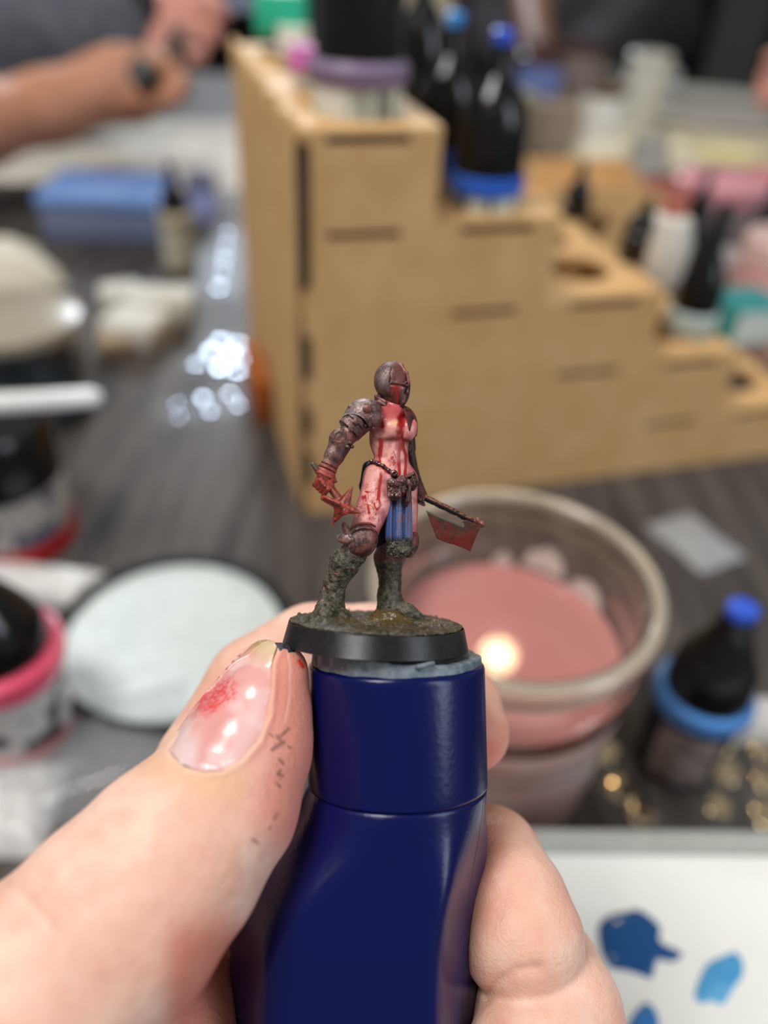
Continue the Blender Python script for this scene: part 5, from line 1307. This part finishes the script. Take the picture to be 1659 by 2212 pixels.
for j in range(NV + 1):
    t = j / NV; L_, R_ = lerp_poly(LFT, t), lerp_poly(RGT, t)
    for i in range(NU + 1):
        u = i / NU; X_ = L_[0] + (R_[0] - L_[0]) * u; Y_ = L_[1] + (R_[1] - L_[1]) * u
        d = np.array([(X_ - IW / 2) / FPX, -(Y_ - IH / 2) / FPX, -1.0]); lo_, hi_ = D0 - 25, D0 - 5.5
        lift = .10 + .18 * sstep(.7, 1, np.array(t))
        s_, found = lo_, False
        best = (1e9, lo_)
        while s_ < hi_:
            dd = thumb_d(d * s_) - lift
            if dd < best[0]: best = (dd, s_)
            if dd < .01: found = True; break
            s_ += max(dd * .9, .01)
        V.append(d * (s_ if found else best[1]))
V = np.array(V).reshape(NV + 1, NU + 1, 3)
for _ in range(20):        # relax depth only, so the plate is smooth
    Vz = V.copy(); Vz[1:-1, 1:-1] = (V[2:, 1:-1] + V[:-2, 1:-1] + V[1:-1, 2:] + V[1:-1, :-2]) / 4
    sc_ = Vz[..., 2] / V[..., 2]; V = V * sc_[..., None]
Vt = V.reshape(-1, 3); Fq = []
w_ = NU + 1
for j in range(NV):
    for i in range(NU): Fq.append((j * w_ + i, j * w_ + i + 1, (j + 1) * w_ + i + 1, (j + 1) * w_ + i))
# skirt gives the plate its thickness
nb0 = len(Vt); ring = [i for i in range(w_)] + [j * w_ + NU for j in range(1, NV + 1)] + [NV * w_ + i for i in range(NU - 1, -1, -1)] + [j * w_ for j in range(NV - 1, 0, -1)]
low = Vt[ring] + np.array([0.02, 0, -.5]); Vt = np.vstack([Vt, low])
for k in range(len(ring)): k2 = (k + 1) % len(ring); Fq.append((ring[k], nb0 + k, nb0 + k2, ring[k2]))
def p_nail(P, N):
    x, y = px_of(P); n = fbm(P, .5, 2, 5)
    c = mixc((224, 164, 158), (232, 190, 186), sstep(.35, .65, n))
    # growth direction coordinate: 0 cuticle, 1 tip
    t = ((x - 440) * (580 - 440) + (y - 1665) * (1390 - 1665)) / (140 ** 2 + 275 ** 2)
    c = mixc(c, (226, 184, 164), sstep(.78, .9, t)); c = mixc(c, (214, 190, 150), .85 * sstep(.88, .96, t))
    c = mixc(c, (226, 206, 204), .75 * sstep(.30, .10, t) * sstep(60, 10, np.abs(x - 400 - (1665 - y) * .1))); c = mixc(c, (236, 200, 198), .7 * np.exp(-(polydist(x, y, [(500, 1640), (545, 1560), (560, 1510)]) / 24) ** 2))
    c = mixc(c, (216, 146, 144), .6 * np.exp(-(polydist(x, y, [(432, 1650), (450, 1590), (490, 1540)]) / 14) ** 2))
    c = mixc(c, (244, 226, 220), .9 * np.exp(-(polydist(x, y, [(440, 1660), (470, 1655), (500, 1642)]) / 6) ** 2) * sstep(.4, .6, vnoise(P * 4)))
    xr = (x - 466) * .82 + (y - 1506) * -.57; yr = (x - 466) * .57 + (y - 1506) * .82
    st = vnoise(np.stack([xr * .10, yr * .34, 0 * x], 1)) * .4 + vnoise(np.stack([xr * .3, yr * .9, 0 * x + 3], 1)) * .6
    m = np.exp(-((xr / 52) ** 4 + (yr / 27) ** 4)); b = sstep(.50, .62, st * .8 + .24 * m) * m
    c = mixc(c, (214, 40, 44), .9 * b); c = mixc(c, (222, 110, 112), .35 * m)
    return c, .20 + .25 * b, 0 * n
M_NAIL = attr_mat('nail', sss=0.15, sssr=.001, bump=0.00003, bscale=900, spec=.6)
nail = held_mesh('thumbnail', Vt, np.array(Fq), M_NAIL, hand_O, hand, p_nail)
nail['label'] = 'glossy thumbnail smeared with red paint'
# ------------------------------------------------------------------ people beyond the table (soft in the photograph)
M_SKIN2 = mat('painter_skin', (186, 130, 100), .5, col2=(198, 140, 112), nscale=40, sss=.05, sssr=.004)
M_PINK = mat('painter_skin_pink', (206, 138, 122), .5, col2=(214, 152, 138), nscale=40, sss=.05, sssr=.004)
M_KNIT = mat('grey_knit', (78, 82, 92), .85, col2=(100, 104, 114), nscale=60, bump=.001, bscale=400)
def bounds(pts, pad):
    a = np.array([p for p, r in pts]); return a.min(0) - pad, a.max(0) + pad
O1 = wd(-300, -200, 1.15); O1[2] = 0.0
p1 = empty('person', O1, 'person in grey knit sweater leaning over the table at upper left, painting with both hands', 'person')
# forearm, wrist and curled hand
arm = [(wd(-330, 322, .64), .031), (wd(-60, 270, .69), .032), (wd(110, 232, .74), .029), (wd(205, 198, .76), .026), (wd(262, 185, .77), .030)]
lo, hi = bounds(arm + [(wd(420, 60, .8), 0), (wd(420, 280, .72), 0)], .07)
f = Field(lo, hi, .0035)
f.chain(arm, .02)
f.chain([(wd(262, 180, .77), .030), (wd(300, 205, .765), .024)], .02)
# fingers: each a bent chain from the palm round to the thumb
fin = [[(285, 214, .765, .0125), (330, 222, .74, .0110), (372, 208, .725, .0098), (392, 180, .725, .0085)],
       [(280, 204, .775, .0125), (335, 212, .76, .0110), (376, 196, .745, .0098), (388, 168, .745, .0085)],
       [(272, 190, .79, .0120), (330, 196, .785, .0108), (370, 178, .775, .0095), (376, 156, .77, .0085)],
       [(262, 180, .80, .0110), (312, 184, .80, .0100), (345, 166, .795, .0088), (348, 146, .79, .0078)]]
for ch in fin: f.chain([(wd(x, y, D), r) for x, y, D, r in ch], .004)
f.chain([(wd(252, 170, .765), .014), (wd(282, 132, .752), .0125), (wd(325, 128, .742), .011), (wd(356, 142, .738), .0095)], .006)
world_mesh('arm', f, M_SKIN2, p1, O1)
# the other hand, pinker, holding a small model
arm2 = [(wd(150, -150, .95), .035), (wd(250, -20, .90), .030), (wd(310, 40, .87), .030)]
lo, hi = bounds(arm2 + [(wd(500, 150, .85), 0), (wd(430, -60, .85), 0)], .06)
f = Field(lo, hi, .0035); f.chain(arm2, .02); f.ell(wd(325, 45, .865), (.032, .030, .03), k=.02)
for ch in ([(335, 60, .85, .0125), (385, 85, .84, .011), (425, 100, .84, .0095), (430, 118, .84, .0085)], [(340, 40, .86, .0125), (400, 50, .85, .011), (450, 60, .85, .0095), (462, 78, .85, .0085)],
           [(340, 20, .87, .012), (405, 14, .86, .011), (460, 12, .86, .0095), (482, 26, .86, .0085)], [(330, 0, .88, .011), (390, -14, .87, .010), (440, -18, .87, .009), (462, -8, .87, .008)],
           [(300, 70, .85, .014), (330, 100, .84, .0125), (372, 118, .835, .011), (398, 126, .835, .0095)]):
    f.chain([(wd(x, y, D), r) for x, y, D, r in ch], .004)
world_mesh('arm', f, M_PINK, p1, O1)
sl = [(wd(-420, 160, .85), .066), (wd(-120, 120, .85), .066), (wd(90, 60, .85), .058), (wd(205, 70, .84), .050), (wd(232, 30, .86), .046)]
to = [(wd(-500, -100, 1.42), .17), (wd(-250, -80, 1.40), .17), (wd(-120, -180, 1.40), .16)]
lo, hi = bounds(sl + to + [(wd(-335, 322, .64), .036)], .22); f = Field(lo, hi, .010); f.chain(sl, .05); f.chain(to, .08)
f.chain([(wd(-300, -60, 1.1), .12), (wd(60, -20, 1.0), .075), (wd(215, -30, .93), .05)], .06)
f.chain([(wd(-335, 322, .64), .036), (wd(-430, 180, .78), .046)], .04)
f.rough(.006, 18, 3, 2.0, band=.02); world_mesh('sweater', f, M_KNIT, p1, O1)
# dark cuffs of both sleeves
for a, b, r in ((wd(215, 60, .845), wd(262, 25, .845), .048),):
    f = Field(np.minimum(a, b) - .09, np.maximum(a, b) + .09, .006); f.cap(a, b, r, r * .9); world_mesh('cuff', f, mat('dark_cuff', (30, 31, 36), .8), p1, O1)
# small model held in the hands; black plug added as the shaded hollow between fingers
o = from_bm('hand_hollow', lathe_bm([(0, -.02), (.012, -.02), (.013, .014), (.010, .018), (0, .018)], 28), plain((14, 12, 12), .5), None, angle=.7); o.location = wd(314, 168, .725); o.rotation_euler = (1.0, .1, 0); tag(o, 'black plug added as the shaded hollow inside the curled hand at upper left', 'pot')
mo = wd(378, 118, .79); mo = Vector(mo)
f = Field(np.array(mo) - .05, np.array(mo) + .05, .002)
f.chain([(mo + Vector((0, 0, -.02)), .010), (mo + Vector((.002, 0, .004)), .011), (mo + Vector((.004, 0, .022)), .007)], .004)
f.chain([(mo + Vector((-.002, 0, -.02)), .006), (mo + Vector((-.008, 0, -.036)), .004)], .003); f.chain([(mo + Vector((.003, 0, -.02)), .006), (mo + Vector((.010, 0, -.036)), .004)], .003)
f.chain([(mo + Vector((0, 0, .01)), .005), (mo + Vector((-.02, 0, .0)), .004)], .003); f.chain([(mo + Vector((.0, 0, .01)), .005), (mo + Vector((.02, 0, .012)), .004)], .003)
P, Q = f.mesh(); me = bpy.data.meshes.new('held_model'); me.from_pydata((P - np.array(mo)).tolist(), [], Q.tolist()); o = link_mesh('held_model', me, plain((92, 76, 70), .5), None, True); o.location = mo
tag(o, 'small grey-brown unpainted figure between the hands at upper left', 'figurine')
# second painter: red shirt under a dark jacket, forearm on the table
O2 = wd(1200, 60, 1.9); O2[2] = 0.0
p2 = empty('person', O2, 'person in red shirt and dark jacket sitting beyond the table, centre right', 'person')
ch1 = [(wd(1230, -250, 2.0), .17), (wd(1225, 60, 1.95), .15)]
lo, hi = bounds(ch1, .25); f = Field(lo, hi, .014); f.chain(ch1, .05); world_mesh('shirt', f, mat('red_cloth', (134, 12, 22), .8, col2=(112, 10, 18), nscale=10), p2, O2)
f = Field(wd(800, 250, 2.3) * 0 + np.minimum(wd(900, 260, 1.7), wd(1560, -300, 2.1)) - .15, np.maximum(wd(900, 260, 1.7), wd(1560, -300, 2.1)) + .2, .016)
f.chain([(wd(1345, -250, 1.95), .13), (wd(1400, 60, 1.85), .11), (wd(1290, 150, 1.72), .07)], .04)
f.chain([(wd(1080, -250, 2.0), .11), (wd(1030, 60, 1.95), .10), (wd(1120, 160, 1.8), .06)], .04)
f.chain([(wd(1230, 90, 1.86), .13), (wd(1230, 190, 1.85), .13)], .04)
world_mesh('jacket', f, mat('dark_jacket', (26, 24, 27), .85, col2=(40, 34, 40), nscale=12), p2, O2)
a_ = [(wd(1135, -80, 1.70), .045), (wd(1150, 20, 1.60), .040), (wd(1160, 95, 1.50), .030), (wd(1172, 125, 1.46), .028)]
lo, hi = bounds(a_, .09); f = Field(lo, hi, .005); f.chain(a_, .02)
for i in range(4): f.chain([(wd(1168 + i * 9, 126, 1.45 + .008 * i), .011), (wd(1180 + i * 9, 146, 1.42), .0095), (wd(1184 + i * 9, 160, 1.41), .008)], .004)
f.chain([(wd(1160, 120, 1.44), .012), (wd(1156, 142, 1.42), .010)], .004)
world_mesh('arm', f, mat('brown_skin', (122, 84, 66), .55), p2, O2)
# third painter: only a hand at the right edge
O3 = wd(1800, 170, .9); O3[2] = TZ
a_ = [(wd(1900, 60, 1.0), .04), (wd(1800, 120, .95), .033), (wd(1730, 165, .92), .03)]
lo, hi = bounds(a_ + [(wd(1640, 230, .9), 0)], .06); f = Field(lo, hi, .0035); f.chain(a_, .02)
for i in range(4): f.chain([(wd(1720 - i * 2, 150 + i * 18, .91), .012), (wd(1682 - i * 2, 152 + i * 18, .90), .0105), (wd(1656 - i, 166 + i * 17, .895), .009)], .004)
f.chain([(wd(1735, 140, .9), .013), (wd(1700, 118, .88), .011), (wd(1670, 128, .875), .0095)], .005)
p3 = empty('person', O3, 'person reaching in at the right edge with only the hand showing', 'person')
world_mesh('arm', f, M_PINK, p3, O3)
